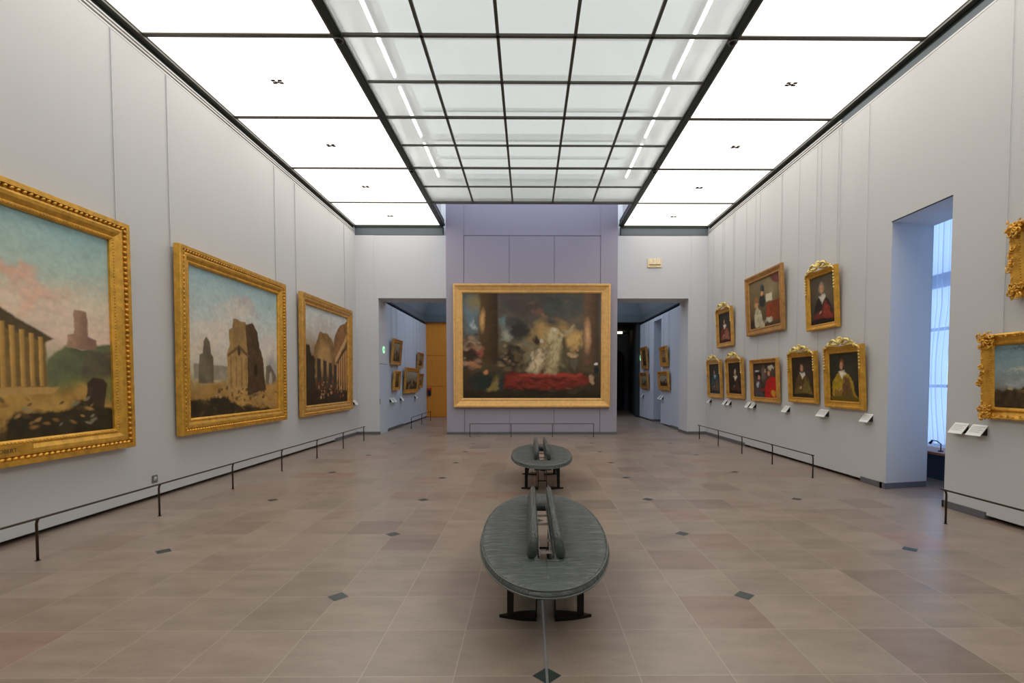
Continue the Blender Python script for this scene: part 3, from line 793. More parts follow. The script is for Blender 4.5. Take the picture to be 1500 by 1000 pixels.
# ---- generic pictures
def pal(*c): return list(c)
def ruin_block(p, x0, x1, y0, y1, col, col2, nb=6, dark=(70, 52, 34)):
    p.poly([(x0, y0), (x1, y0), (x1, y1-0.02), (x0+(x1-x0)*0.7, y1), (x0+(x1-x0)*0.4, y1-0.03), (x0, y1-0.01)], col, 0.006, 0.012, col2=col2, ln=(x0, x1), tex=0.25, tk=12)
    for i in range(nb):
        a = x0+(x1-x0)*(i+0.35)/nb; w_ = (x1-x0)/nb*0.28
        p.poly([(a, y0+0.02), (a+w_, y0+0.02), (a+w_, y1-0.16*(y1-y0)-0.05), (a, y1-0.16*(y1-y0)-0.05)], dark, 0.006, 0.006, op=0.55)
def paint_one(p):
    p.vgrad([(0, (70, 58, 30)), (0.2, (118, 96, 52)), (0.34, (150, 150, 110)), (0.45, (226, 196, 172)), (0.62, (222, 206, 178)), (0.8, (176, 196, 182)), (1, (150, 184, 184))])
    for (x, y, rx, ry, c) in ((0.5, 0.72, 0.22, 0.06, (226, 170, 140)), (0.66, 0.66, 0.2, 0.07, (232, 184, 156)), (0.38, 0.76, 0.16, 0.05, (206, 140, 118)), (0.75, 0.58, 0.16, 0.06, (230, 200, 178)), (0.25, 0.82, 0.2, 0.05, (216, 176, 150))):
        p.ell(x, y, rx, ry, c, 0.8, 0.08, op=0.8)
    p.poly([(0.66, 0.2), (0.7, 0.36), (0.78, 0.43), (0.86, 0.42), (0.92, 0.44), (1.02, 0.45), (1.02, 0.2)], (104, 108, 76), 0.006, 0.012, tex=0.3)
    p.poly([(0.83, 0.24), (0.86, 0.36), (0.9, 0.41), (1.02, 0.42), (1.02, 0.25)], (92, 84, 66), 0.008, 0.015, tex=0.4)
    p.poly([(0.78, 0.42), (0.79, 0.48), (0.82, 0.49), (0.82, 0.60), (0.885, 0.6), (0.89, 0.48), (0.93, 0.46), (0.93, 0.42)], (176, 138, 112), 0.004, 0.01, col2=(130, 100, 84), ln=(0.8, 0.93), tex=0.2)
    p.poly([(0.5, 0.1), (0.62, 0.25), (1.02, 0.28), (1.02, 0.1)], (120, 118, 66), 0.02, 0.02, tex=0.3)
    p.poly([(0.2, 0.1), (0.4, 0.22), (0.85, 0.22), (1.02, 0.15), (1.02, 0.06), (0.2, 0.04)], (176, 138, 70), 0.02, 0.03, tex=0.35)
    # large ochre building mass with a row of shafts
    p.poly([(-0.02, 0.1), (0.69, 0.23), (0.69, 0.47), (0.56, 0.53), (0.3, 0.6), (-0.02, 0.6)], (126, 100, 56), 0.005, 0.006, tex=0.3)
    p.poly([(-0.02, 0.58), (0.16, 0.75), (0.42, 0.64), (0.72, 0.45), (0.68, 0.43), (0.4, 0.55), (0.1, 0.57), (-0.02, 0.55)], (92, 76, 50), 0.005, 0.008, tex=0.3)
    p.poly([(-0.02, 0.2), (0.26, 0.22), (0.26, 0.5), (-0.02, 0.5)], (58, 54, 40), 0.02, 0.02, tex=0.4)
    for i in range(4):
        a = 0.02+0.11*i; p.poly([(a, 0.2), (a+0.035, 0.2), (a+0.032, 0.52), (a+0.003, 0.52)], (164, 124, 66), 0.004, 0.004, col2=(96, 72, 40), ln=(a, a+0.035))
    for i in range(8):
        a = 0.40+0.037*i; w_ = 0.024-0.0008*i; t_ = 0.555-0.014*i
        p.poly([(a, 0.22+0.002*i), (a+w_, 0.22+0.002*i), (a+w_, t_), (a, t_)], (206, 160, 84), 0.003, 0.003, col2=(120, 90, 48), ln=(a, a+w_*1.3))
    p.poly([(0.3, 0.18), (0.72, 0.20), (0.74, 0.23), (0.3, 0.225)], (190, 150, 86), 0.004, 0.006)
    p.poly([(0.86, 0.1), (0.87, 0.24), (0.9, 0.27), (0.96, 0.265), (0.98, 0.24), (0.96, 0.1)], (70, 54, 40), 0.004, 0.008, tex=0.3)
    p.poly([(0.5, -0.02), (0.55, 0.1), (0.68, 0.13), (0.78, 0.11), (0.86, 0.16), (1.02, 0.12), (1.02, -0.02)], (56, 48, 28), 0.01, 0.03, tex=0.5)
    p.daubs((0.2, 0.04, 0.9, 0.18), 60, [(176, 138, 84), (90, 70, 44), (150, 110, 60), (140, 132, 104), (64, 50, 34)], (0.025, 0.012), 3)
    p.daubs((0.05, 0.1, 0.3, 0.2), 14, [(170, 60, 44), (120, 130, 120), (60, 50, 40)], (0.014, 0.022), 4)
def paint_two(p):
    p.vgrad([(0, (70, 54, 32)), (0.14, (150, 112, 58)), (0.22, (170, 140, 84)), (0.3, (196, 188, 160)), (0.5, (216, 206, 190)), (0.75, (186, 198, 194)), (1, (158, 188, 192))])
    for (x, y, rx, ry, c) in ((0.5, 0.74, 0.3, 0.12, (222, 208, 188)), (0.62, 0.82, 0.22, 0.07, (190, 176, 168)), (0.3, 0.58, 0.25, 0.12, (226, 208, 186)), (0.78, 0.55, 0.2, 0.1, (206, 196, 188)), (0.15, 0.45, 0.2, 0.1, (218, 196, 172))):
        p.ell(x, y, rx, ry, c, 0.9, 0.09, op=0.8)
    p.ell(0.93, 0.36, 0.1, 0.14, (150, 150, 156), 0.8, 0.04, op=0.7)
    p.poly([(0.05, 0.26), (0.05, 0.36), (0.4, 0.35), (0.4, 0.25)], (150, 140, 118), 0.005, 0.008, tex=0.2)
    p.poly([(0.09, 0.23), (0.1, 0.42), (0.13, 0.43), (0.14, 0.51), (0.17, 0.55), (0.2, 0.51), (0.21, 0.43), (0.23, 0.41), (0.23, 0.23)], (112, 100, 78), 0.004, 0.006, tex=0.3)
    p.poly([(0.83, 0.2), (0.84, 0.36), (0.9, 0.38), (0.97, 0.3), (0.98, 0.2)], (120, 108, 90), 0.004, 0.01, tex=0.3)
    p.ell(0.905, 0.25, 0.025, 0.08, (176, 164, 142), 0.3, 0.01)
    p.poly([(-0.02, 0.1), (0.2, 0.235), (0.6, 0.2), (1.02, 0.24), (1.02, 0.0), (-0.02, 0.0)], (176, 136, 74), 0.02, 0.02, tex=0.35, tk=10)
    # tall block of masonry: lit face and dark face
    p.poly([(0.38, 0.16), (0.37, 0.44), (0.4, 0.5), (0.39, 0.62), (0.43, 0.64), (0.44, 0.71), (0.58, 0.70), (0.6, 0.66), (0.62, 0.15)], (186, 148, 88), 0.004, 0.01, col2=(150, 118, 72), gdir=(0, 1), ln=(0.2, 0.65), tex=0.3, tk=20)
    p.poly([(0.60, 0.13), (0.6, 0.5), (0.58, 0.68), (0.66, 0.70), (0.74, 0.64), (0.76, 0.52), (0.8, 0.42), (0.81, 0.3), (0.84, 0.17)], (84, 64, 42), 0.004, 0.012, tex=0.4, tk=18)
    for x in (0.40, 0.46, 0.52, 0.575): p.poly([(x, 0.2), (x+0.018, 0.2), (x+0.018, 0.43), (x, 0.43)], (120, 92, 54), 0.004, 0.004, op=0.5)
    p.poly([(0.38, 0.44), (0.5, 0.52), (0.62, 0.45), (0.62, 0.425), (0.5, 0.49), (0.38, 0.42)], (110, 86, 54), 0.004, 0.006)
    p.ell(0.5, 0.47, 0.02, 0.04, (66, 50, 34), 0.3, 0.005); p.ell(0.7, 0.33, 0.022, 0.06, (44, 32, 22), 0.3, 0.005)
    p.poly([(-0.02, -0.02), (-0.02, 0.13), (0.15, 0.1), (0.32, 0.15), (0.5, 0.07), (0.8, 0.03), (0.9, -0.02)], (54, 44, 26), 0.01, 0.03, tex=0.4)
    p.daubs((0.2, 0.1, 0.82, 0.2), 40, [(100, 60, 40), (190, 150, 100), (80, 60, 40), (60, 50, 36)], (0.016, 0.018), 5)
    p.daubs((0.0, 0.0, 1.0, 0.16), 40, [(70, 60, 34), (150, 110, 60), (110, 90, 50)], (0.05, 0.012), 6, 0.5)
def paint_three(p):
    p.vgrad([(0, (52, 38, 22)), (0.3, (100, 74, 44)), (0.6, (160, 140, 112)), (0.8, (206, 204, 194)), (1, (200, 208, 206))])
    p.ell(0.45, 0.85, 0.3, 0.12, (186, 172, 160), 0.8, 0.1, op=0.7)
    p.poly([(0.15, 0.3), (0.2, 0.6), (0.32, 0.75), (0.5, 0.77), (0.64, 0.66), (0.7, 0.3)], (136, 104, 62), 0.006, 0.02, tex=0.35)
    p.ell(0.42, 0.5, 0.2, 0.2, (176, 138, 84), 0.5, 0.02, tex=0.2)
    p.poly([(0.62, 0.3), (0.66, 0.72), (0.76, 0.86), (1.02, 0.96), (1.02, 0.2)], (140, 100, 58), 0.006, 0.02, tex=0.4)
    p.poly([(0.68, 0.5), (1.02, 0.82), (1.02, 0.74), (0.68, 0.44)], (196, 156, 104), 0.006, 0.01)
    p.poly([(0.72, 0.46), (1.02, 0.70), (1.02, 0.66), (0.72, 0.42)], (70, 50, 32), 0.006, 0.01)
    for i in range(4): p.poly([(0.26+0.13*i, 0.18), (0.34+0.13*i, 0.18), (0.34+0.13*i, 0.48-0.02*i), (0.26+0.13*i, 0.49-0.02*i)], (60, 52, 42), 0.006, 0.008, tex=0.3)
    for i in range(5): p.poly([(0.72+0.06*i, 0.14), (0.745+0.06*i, 0.14), (0.745+0.06*i, 0.46+0.04*i), (0.72+0.06*i, 0.44+0.04*i)], (200, 150, 96), 0.005, 0.006)
    p.poly([(-0.02, 0.0), (-0.02, 0.6), (0.1, 0.62), (0.14, 0.52), (0.22, 0.48), (0.24, 0.1), (0.24, 0.0)], (56, 46, 30), 0.008, 0.03, tex=0.4)
    p.poly([(-0.02, -0.02), (-0.02, 0.1), (0.4, 0.16), (1.02, 0.12), (1.02, -0.02)], (50, 36, 22), 0.02, 0.03, tex=0.4)
    p.daubs((0.25, 0.06, 0.9, 0.24), 60, [(190, 140, 90), (120, 84, 50), (60, 44, 30), (210, 170, 120), (150, 60, 44)], (0.022, 0.018), 8)
def paint_centre(p):
    p.vgrad([(0, (50, 40, 24)), (0.2, (66, 52, 34)), (0.45, (96, 86, 62)), (0.7, (96, 88, 78)), (1, (84, 82, 74))], 0.05)
    p.ell(0.06, 0.78, 0.12, 0.28, (104, 124, 132), 0.8, 0.06); p.ell(0.1, 0.9, 0.1, 0.14, (136, 122, 84), 0.8, 0.06)
    p.ell(0.08, 0.7, 0.06, 0.05, (170, 178, 178), 0.8, 0.06)
    p.ell(0.36, 0.92, 0.2, 0.14, (92, 80, 78), 0.7, 0.08); p.ell(0.5, 0.88, 0.25, 0.14, (84, 72, 66), 0.8, 0.08); p.ell(0.72, 0.86, 0.2, 0.14, (78, 84, 78), 0.8, 0.08)
    p.ell(0.31, 0.68, 0.09, 0.08, (112, 132, 132), 0.7, 0.06); p.ell(0.3, 0.6, 0.06, 0.06, (160, 160, 140), 0.7, 0.05)
    p.ell(0.42, 0.66, 0.12, 0.12, (56, 54, 50), 0.6, 0.06)
    p.ell(0.62, 0.68, 0.15, 0.1, (170, 138, 84), 0.7, 0.06); p.ell(0.66, 0.58, 0.2, 0.16, (190, 154, 92), 0.8, 0.07); p.ell(0.79, 0.56, 0.08, 0.1, (206, 168, 104), 0.7, 0.05)
    p.ell(0.45, 0.45, 0.12, 0.16, (134, 124, 94), 0.8, 0.07)
    # left shaft, right shaft
    p.poly([(0.125, 0.32), (0.125, 1.02), (0.25, 1.02), (0.255, 0.32)], (92, 68, 40), 0.008, 0.006, col2=(60, 46, 30), ln=(0.13, 0.25), tex=0.15)
    p.ell(0.145, 0.74, 0.024, 0.14, (206, 160, 98), 0.8, 0.01)
    p.poly([(0.868, 0.32), (0.875, 1.02), (0.985, 1.02), (0.98, 0.32)], (112, 84, 60), 0.012, 0.006, col2=(74, 58, 44), ln=(0.9, 0.98), tex=0.15)
    p.ell(0.9, 0.6, 0.035, 0.2, (214, 166, 120), 0.9, 0.01)
    p.poly([(0.85, 0.26), (0.85, 0.3), (0.99, 0.31), (0.99, 0.24)], (92, 74, 50), 0.01, 0.01)
    # crowd masses
    p.ell(0.34, 0.40, 0.1, 0.13, (52, 48, 36), 0.5, 0.05); p.ell(0.06, 0.52, 0.07, 0.06, (160, 132, 104), 0.6, 0.05); p.ell(0.09, 0.46, 0.06, 0.05, (170, 90, 74), 0.7, 0.05)
    p.ell(0.05, 0.4, 0.08, 0.1, (60, 46, 34), 0.5, 0.05); p.ell(0.07, 0.33, 0.06, 0.025, (176, 122, 80), 0.5, 0.03)
    p.daubs((0.27, 0.3, 0.44, 0.52), 18, [(150, 124, 92), (44, 40, 32), (96, 84, 60), (176, 144, 110)], (0.02, 0.02), 31)
    # red dais
    p.poly([(0.28, 0.1), (0.3, 0.2), (0.34, 0.27), (0.45, 0.235), (0.86, 0.225), (0.93, 0.17), (0.88, 0.1), (0.6, 0.08)], (118, 44, 32), 0.01, 0.03, tex=0.55, tk=10)
    p.poly([(0.4, 0.225), (0.5, 0.25), (0.88, 0.235), (0.86, 0.205), (0.45, 0.205)], (160, 64, 48), 0.008, 0.02)
    # central pale figures as loose masses
    p.ell(0.52, 0.33, 0.08, 0.09, (84, 74, 56), 0.5, 0.04)
    p.poly([(0.46, 0.28), (0.52, 0.42), (0.57, 0.5), (0.62, 0.48), (0.6, 0.34), (0.54, 0.25)], (196, 176, 140), 0.02, 0.03, tex=0.25, tk=16)
    p.poly([(0.6, 0.24), (0.62, 0.42), (0.60, 0.6), (0.64, 0.68), (0.69, 0.66), (0.72, 0.5), (0.70, 0.34), (0.67, 0.24)], (186, 170, 128), 0.02, 0.03, tex=0.3, tk=16)
    p.poly([(0.7, 0.26), (0.73, 0.45), (0.7, 0.6), (0.75, 0.58), (0.77, 0.4), (0.76, 0.25)], (92, 84, 60), 0.015, 0.02, tex=0.3)
    p.poly([(0.72, 0.58), (0.79, 0.62), (0.81, 0.7), (0.795, 0.7), (0.77, 0.65), (0.71, 0.62)], (180, 160, 120), 0.008, 0.015)
    p.ell(0.655, 0.66, 0.025, 0.03, (226, 214, 186), 0.5, 0.02); p.ell(0.54, 0.55, 0.03, 0.05, (60, 46, 40), 0.5, 0.03); p.ell(0.57, 0.55, 0.015, 0.03, (200, 186, 160), 0.5, 0.02)
    p.ell(0.8, 0.42, 0.04, 0.04, (186, 156, 116), 0.5, 0.03); p.ell(0.81, 0.33, 0.04, 0.07, (96, 90, 72), 0.5, 0.03); p.ell(0.83, 0.47, 0.015, 0.02, (190, 130, 90), 0.5)
    p.ell(0.55, 0.83, 0.07, 0.05, (120, 90, 76), 0.6, 0.05); p.ell(0.6, 0.79, 0.06, 0.025, (146, 112, 90), 0.6, 0.04)
    # loose drapery accents and haze
    p.daubs((0.30, 0.09, 0.88, 0.2), 46, [(150, 60, 46), (92, 32, 24), (126, 48, 34), (70, 30, 22)], (0.05, 0.012), 61, 0.6)
    p.daubs((0.60, 0.26, 0.72, 0.64), 40, [(200, 186, 146), (140, 126, 88), (170, 150, 106), (112, 98, 68)], (0.014, 0.05), 62, 0.55)
    p.daubs((0.47, 0.26, 0.6, 0.48), 26, [(214, 196, 160), (140, 120, 90), (110, 90, 66)], (0.014, 0.035), 63, 0.6)
    p.daubs((0.0, 0.28, 0.12, 0.62), 26, [(150, 110, 84), (70, 52, 40), (176, 140, 112), (96, 60, 46)], (0.03, 0.025), 64, 0.6)
    p.daubs((0.27, 0.26, 0.46, 0.5), 30, [(70, 62, 46), (50, 44, 34), (120, 100, 72)], (0.03, 0.03), 65, 0.6)
    p.daubs((0.05, 0.02, 0.3, 0.25), 30, [(48, 58, 50), (110, 96, 56), (60, 48, 30), (36, 40, 34)], (0.03, 0.04), 66, 0.6)
    p.daubs((0.3, 0.62, 0.85, 0.98), 34, [(104, 92, 84), (76, 72, 64), (120, 100, 78), (66, 60, 56)], (0.07, 0.04), 67, 0.35)
    p.daubs((0.28, 0.02, 0.95, 0.09), 30, [(80, 62, 40), (40, 32, 20), (100, 80, 52)], (0.06, 0.012), 68, 0.6)
    # foreground left cluster, right small figure
    p.ell(0.14, 0.17, 0.1, 0.12, (40, 48, 42), 0.4, 0.05); p.ell(0.21, 0.12, 0.045, 0.13, (136, 118, 66), 0.5, 0.04, rot=-0.3); p.ell(0.17, 0.26, 0.03, 0.03, (196, 136, 92), 0.5, 0.02); p.ell(0.26, 0.1, 0.03, 0.1, (48, 56, 58), 0.5, 0.03)
    p.ell(0.975, 0.27, 0.02, 0.05, (34, 44, 48), 0.4, 0.02); p.ell(0.94, 0.18, 0.03, 0.06, (176, 146, 112), 0.5, 0.03); p.ell(0.97, 0.325, 0.015, 0.012, (226, 220, 210), 0.4)
    p.poly([(-0.02, -0.02), (-0.02, 0.08), (0.3, 0.06), (0.5, 0.1), (0.75, 0.06), (1.02, 0.05), (1.02, -0.02)], (46, 38, 22), 0.02, 0.03, tex=0.4)
    p.poly([(0.75, 0.06), (0.85, 0.12), (0.92, 0.13), (0.93, 0.09), (0.8, 0.04)], (70, 54, 36), 0.01, 0.02)
def portrait(bg, dress, dress2, face=(206, 150, 112), collar=(212, 200, 176), hx=0.5, hy=0.7, hr=0.1, hair=(80, 50, 34), extra=None):
    def fn(p):
        asp = p.h/p.w
        p.vgrad([(0, tuple(int(c*0.7) for c in bg)), (0.6, bg), (1, bg)]); p.ell(0.7, 0.6, 0.5, 0.4, tuple(min(255, int(c*1.35)) for c in bg), 0.9, 0.05, op=0.7)
        p.poly([(0.08, 0.0), (hx-0.36, 0.22), (hx-0.30, 0.42), (hx-0.20, hy-hr*1.9), (hx-0.06, hy-hr*1.1), (hx+0.10, hy-hr*1.1), (hx+0.24, hy-hr*2.0), (hx+0.36, 0.40), (hx+0.42, 0.2), (0.98, 0.0)], dress, 0.012, 0.03, tex=0.4, tk=10)
        p.poly([(hx+0.0, 0.02), (hx+0.02, 0.3), (hx+0.14, hy-hr*2.1), (hx+0.3, 0.34), (hx+0.4, 0.1), (0.9, 0.0)], dress2, 0.03, 0.06, tex=0.4, tk=12, op=0.9); p.poly([(0.1, 0.02), (hx-0.3, 0.2), (hx-0.1, 0.26), (hx+0.05, 0.12), (hx, 0.0)], dress2, 0.03, 0.06, tex=0.4, tk=12, op=0.6)
        p.poly([(hx-0.12, hy-hr*1.2), (hx+0.10, hy-hr*1.0), (hx+0.16, hy-hr*1.5), (hx+0.06, hy-hr*2.2), (hx, hy-hr*2.9), (hx-0.06, hy-hr*2.0)], collar, 0.02, 0.03, tex=0.3, tk=20)
        p.ell(hx, hy+hr*0.25, hr*1.25*asp*0.8, hr*1.2, hair, 0.3, 0.03)
        p.ell(hx-0.015, hy, hr*asp*0.62, hr*0.95, face, 0.35, 0.006)
        p.ell(hx+0.03, hy-0.01, hr*asp*0.25, hr*0.6, tuple(int(c*0.82) for c in face), 0.8, 0.006, op=0.6)
        for sx in (-0.28, 0.18): p.ell(hx-0.02+sx*hr*asp, hy+0.015, hr*0.12*asp, hr*0.09, (60, 36, 26), 0.6, 0.0)
        p.ell(hx-0.03, hy-hr*0.5, hr*0.2*asp, hr*0.07, (166, 80, 66), 0.6, 0.0)
        p.ell(hx-0.08, 0.24, 0.07, 0.03, face, 0.6, 0.03, rot=0.5)
        p.poly([(0.0, 0.0), (0.0, 0.09), (0.5, 0.12), (1.0, 0.07), (1.0, 0.0)], tuple(int(c*0.6) for c in dress), 0.02, 0.02)
        if extra: extra(p)
    return fn
def two_heads(p):
    p.vgrad([(0, (46, 36, 30)), (0.6, (74, 62, 54)), (1, (56, 48, 42))]); p.ell(0.45, 0.7, 0.15, 0.3, (120, 104, 92), 0.8, 0.05)
    p.poly([(0.5, 0.0), (0.5, 0.3), (0.6, 0.52), (0.78, 0.62), (0.98, 0.56), (1.0, 0.0)], (186, 34, 24), 0.012, 0.02, tex=0.3)
    p.ell(0.85, 0.12, 0.12, 0.12, (204, 150, 50), 0.5, 0.05, tex=0.3)
    p.poly([(0.04, 0.0), (0.05, 0.3), (0.16, 0.5), (0.28, 0.46), (0.34, 0.2), (0.5, 0.0)], (74, 70, 72), 0.015, 0.02, tex=0.3)
    p.ell(0.18, 0.36, 0.08, 0.1, (190, 190, 190), 0.5, 0.04); p.ell(0.4, 0.22, 0.16, 0.05, (150, 44, 34), 0.6, 0.03)
    p.ell(0.22, 0.66, 0.15, 0.13, (40, 32, 30), 0.3, 0.03); p.ell(0.18, 0.78, 0.12, 0.05, (206, 204, 198), 0.5, 0.04); p.ell(0.25, 0.58, 0.06, 0.08, (212, 150, 126), 0.4, 0.005)
    p.ell(0.78, 0.86, 0.16, 0.09, (198, 190, 168), 0.4, 0.04); p.ell(0.68, 0.7, 0.07, 0.09, (206, 142, 106), 0.4, 0.005); p.ell(0.84, 0.76, 0.07, 0.1, (84, 70, 56), 0.4, 0.03); p.ell(0.54, 0.78, 0.05, 0.08, (184, 152, 118), 0.5, 0.02)
def interior(p):
    p.vgrad([(0, (74, 56, 38)), (0.5, (112, 94, 64)), (1, (126, 112, 80))]); p.ell(0.7, 0.72, 0.3, 0.3, (150, 136, 96), 0.9, 0.05)
    p.poly([(0.68, 1.02), (0.8, 0.86), (0.96, 0.78), (1.02, 0.76), (1.02, 1.02)], (112, 62, 56), 0.015, 0.03)
    p.poly([(0.55, 0.1), (0.56, 0.46), (0.98, 0.5), (1.0, 0.08)], (146, 66, 34), 0.01, 0.01, col2=(112, 60, 34), ln=(0.6, 1), tex=0.25)
    p.poly([(0.55, 0.5), (0.56, 0.66), (0.76, 0.66), (0.76, 0.5)], (214, 204, 172), 0.01, 0.015)
    p.ell(0.43, 0.55, 0.13, 0.16, (48, 50, 48), 0.4, 0.03); p.ell(0.45, 0.8, 0.08, 0.1, (54, 60, 62), 0.4, 0.03); p.ell(0.43, 0.7, 0.055, 0.06, (206, 152, 110), 0.4, 0.005)
    p.ell(0.23, 0.5, 0.08, 0.1, (196, 150, 106), 0.5, 0.02); p.ell(0.24, 0.6, 0.09, 0.08, (150, 104, 64), 0.4, 0.03)
    p.poly([(0.14, 0.02), (0.14, 0.3), (0.26, 0.46), (0.38, 0.34), (0.5, 0.06), (0.5, 0.0)], (188, 178, 146), 0.015, 0.04, tex=0.4, tk=18); p.ell(0.62, 0.12, 0.14, 0.07, (200, 192, 168), 0.6, 0.05); p.ell(0.06, 0.1, 0.1, 0.12, (48, 44, 40), 0.5, 0.03)
def seascape(p):
    p.vgrad([(0, (40, 32, 22)), (0.18, (62, 50, 34)), (0.32, (130, 130, 120)), (0.6, (140, 158, 160)), (1, (112, 146, 154))])
    for (x, y, rx, ry, c) in ((0.6, 0.62, 0.35, 0.09, (206, 200, 180)), (0.85, 0.7, 0.3, 0.12, (214, 206, 186)), (0.3, 0.56, 0.2, 0.05, (186, 186, 174)), (0.3, 0.95, 0.3, 0.05, (104, 110, 112)), (0.2, 0.38, 0.2, 0.1, (160, 168, 168))): p.ell(x, y, rx, ry, c, 0.8, 0.08)
    p.poly([(-0.02, -0.02), (-0.02, 0.24), (0.12, 0.26), (0.3, 0.3), (0.4, 0.44), (0.55, 0.5), (1.02, 0.6), (1.02, -0.02)], (66, 52, 32), 0.012, 0.05, tex=0.5)
    p.ell(0.18, 0.3, 0.05, 0.04, (176, 160, 120), 0.5, 0.04); p.ell(0.42, 0.34, 0.04, 0.05, (170, 70, 50), 0.5, 0.02); p.ell(0.36, 0.27, 0.12, 0.04, (110, 84, 46), 0.6, 0.04)
def small_scene(a, b, c, k=9):
    def fn(p):
        p.vgrad([(0, a), (0.45, b), (1, c)], 0.1)
        p.poly([(-0.02, -0.02), (-0.02, 0.45), (0.3, 0.38), (0.6, 0.5), (1.02, 0.36), (1.02, -0.02)], a, 0.03, 0.05, tex=0.4)
        p.daubs((0.1, 0.1, 0.9, 0.6), k, [a, b, c, (150, 120, 84), (60, 46, 34)], (0.1, 0.12), int(sum(a)))
    return fn

# ---- left wall: three big landscapes
g3 = None
HP = pi/2
picture('huge gilt-framed landscape, ochre columned building, pink clouds, cut by left photo edge', 3.1, 2.75, (XL, 6.37-1.55, 0.77), HP, 0.0, 0.25, 0.10, G_rich, (paint_one, 330), 'fluted', wires=(1.49,), wr=0.007, seed=1, text='ROBERT')
picture('large gilt-framed landscape with a tall ruined stone block and a small round-topped tower', 3.12, 2.74, (XL, 8.80, 0.80), HP, radians(0.5), 0.24, 0.10, G_rich, (paint_two, 330), 'fluted', wires=(-1.56+0.01, 1.44), wr=0.007, seed=2)
picture('large gilt-framed picture of a dark ruined hall, last on the left wall before the doorway', 3.13, 2.75, (XL, 12.675, 0.79), HP, radians(0.5), 0.24, 0.10, G_warm, (paint_three, 260), 'fluted', wires=(-1.55, 1.37), wr=0.007, seed=3)
# ---- centre
picture('enormous gilt-framed dark figure scene with red drapery on the mauve centre wall', 4.59, 3.60, (0.105, YB-0.012, 0.81), 0, radians(0.4), 0.27, 0.11, G_pale, (paint_centre, 420), 'broad', gap=0.02, seed=4)

# ---- right wall
g_r = 'framed portraits on the right wall'
def rp(label, y0, y1, z0, z1, fw, paint, cr=0.0, style='plain', gm=G_warm, n=90, wires=None, seed=0, depth=0.07, tilt=3.2, x=XR, **k):
    W = abs(y1-y0); H = z1-z0
    t = radians(tilt)
    return picture(label, W, H/cos(t), (x, (y0+y1)/2, z0), -HP, t, fw, depth, gm, (paint, n), style, cr, wires if wires is not None else (-W*0.38, W*0.38), seed=seed, gap=0.02, **k)
rp('gilt-framed interior scene of two figures by a red chest, uppermost middle on the right wall', 12.01, 10.29, 2.64, 3.99, 0.15, interior, 0, 'plain', G_dark, 150, (0.58, -0.65), 21)
rp('crested gilt portrait, bald sitter with white collar, upper row nearest the tall opening', 9.42, 8.49, 2.51, 3.55, 0.10, portrait((84, 76, 60), (52, 40, 38), (140, 56, 40), collar=(214, 208, 190), hx=0.48, hy=0.72, hr=0.11, hair=(150, 126, 104)), 0.15, 'plain', G_rich, 100, seed=22)
rp('small crested gilt portrait in red-brown robe, upper row at far end of right wall', 13.91, 12.86, 2.49, 3.50, 0.12, portrait((50, 48, 44), (104, 44, 36), (150, 100, 84), collar=(220, 212, 196), hx=0.46, hy=0.7, hr=0.09), 0.17, 'plain', G_warm, 80, seed=23)
rp('crested gilt portrait in blue-green dress, farthest of the lower row', 14.57, 13.54, 1.12, 2.17, 0.12, portrait((40, 42, 42), (52, 70, 76), (96, 74, 56), collar=(150, 184, 190), hx=0.48, hy=0.72, hr=0.08), 0.14, 'plain', G_warm, 80, seed=24)
rp('crested gilt portrait, black dress and white cap, second farthest of the lower row', 13.19, 12.17, 1.15, 2.16, 0.12, portrait((44, 38, 36), (36, 28, 26), (74, 50, 40), collar=(214, 202, 176), hx=0.5, hy=0.68, hr=0.09, hair=(204, 196, 180)), 0.16, 'plain', G_warm, 80, seed=25)
rp('uncrested gilt picture of figures in vivid red cloak and white headdress in the lower row', 11.73, 10.45, 1.13, 2.08, 0.10, two_heads, 0, 'plain', G_warm, 110, seed=26)
rp('crested gilt portrait of a sitter in olive dress with a high white collar', 10.02, 9.06, 1.18, 2.14, 0.10, portrait((52, 44, 34), (84, 66, 34), (120, 104, 48), collar=(222, 216, 200), hx=0.46, hy=0.72, hr=0.09, hair=(150, 120, 84)), 0.12, 'plain', G_rich, 110, seed=27)
rp('crested gilt portrait in bright yellow jacket, lower row nearest the tall opening', 8.79, 7.78, 1.14, 2.17, 0.12, portrait((50, 48, 36), (168, 138, 36), (96, 66, 44), collar=(224, 214, 190), hx=0.42, hy=0.74, hr=0.1, hair=(130, 78, 48)), 0.14, 'plain', G_rich, 120, seed=28)
rp('rococo gilt-framed cloudy landscape, lower of two cut by the right photo edge', 5.76, 4.40, 1.16, 2.13, 0.15, seascape, 0, 'rococo', G_rich, 120, (0.55, -0.5), 29, tilt=2.0)
rp('rococo gilt-framed picture, upper of two cut by the right photo edge', 5.45, 4.45, 2.48, 3.29, 0.14, seascape, 0, 'rococo', G_rich, 90, (0.4, -0.4), 30, tilt=3.5)
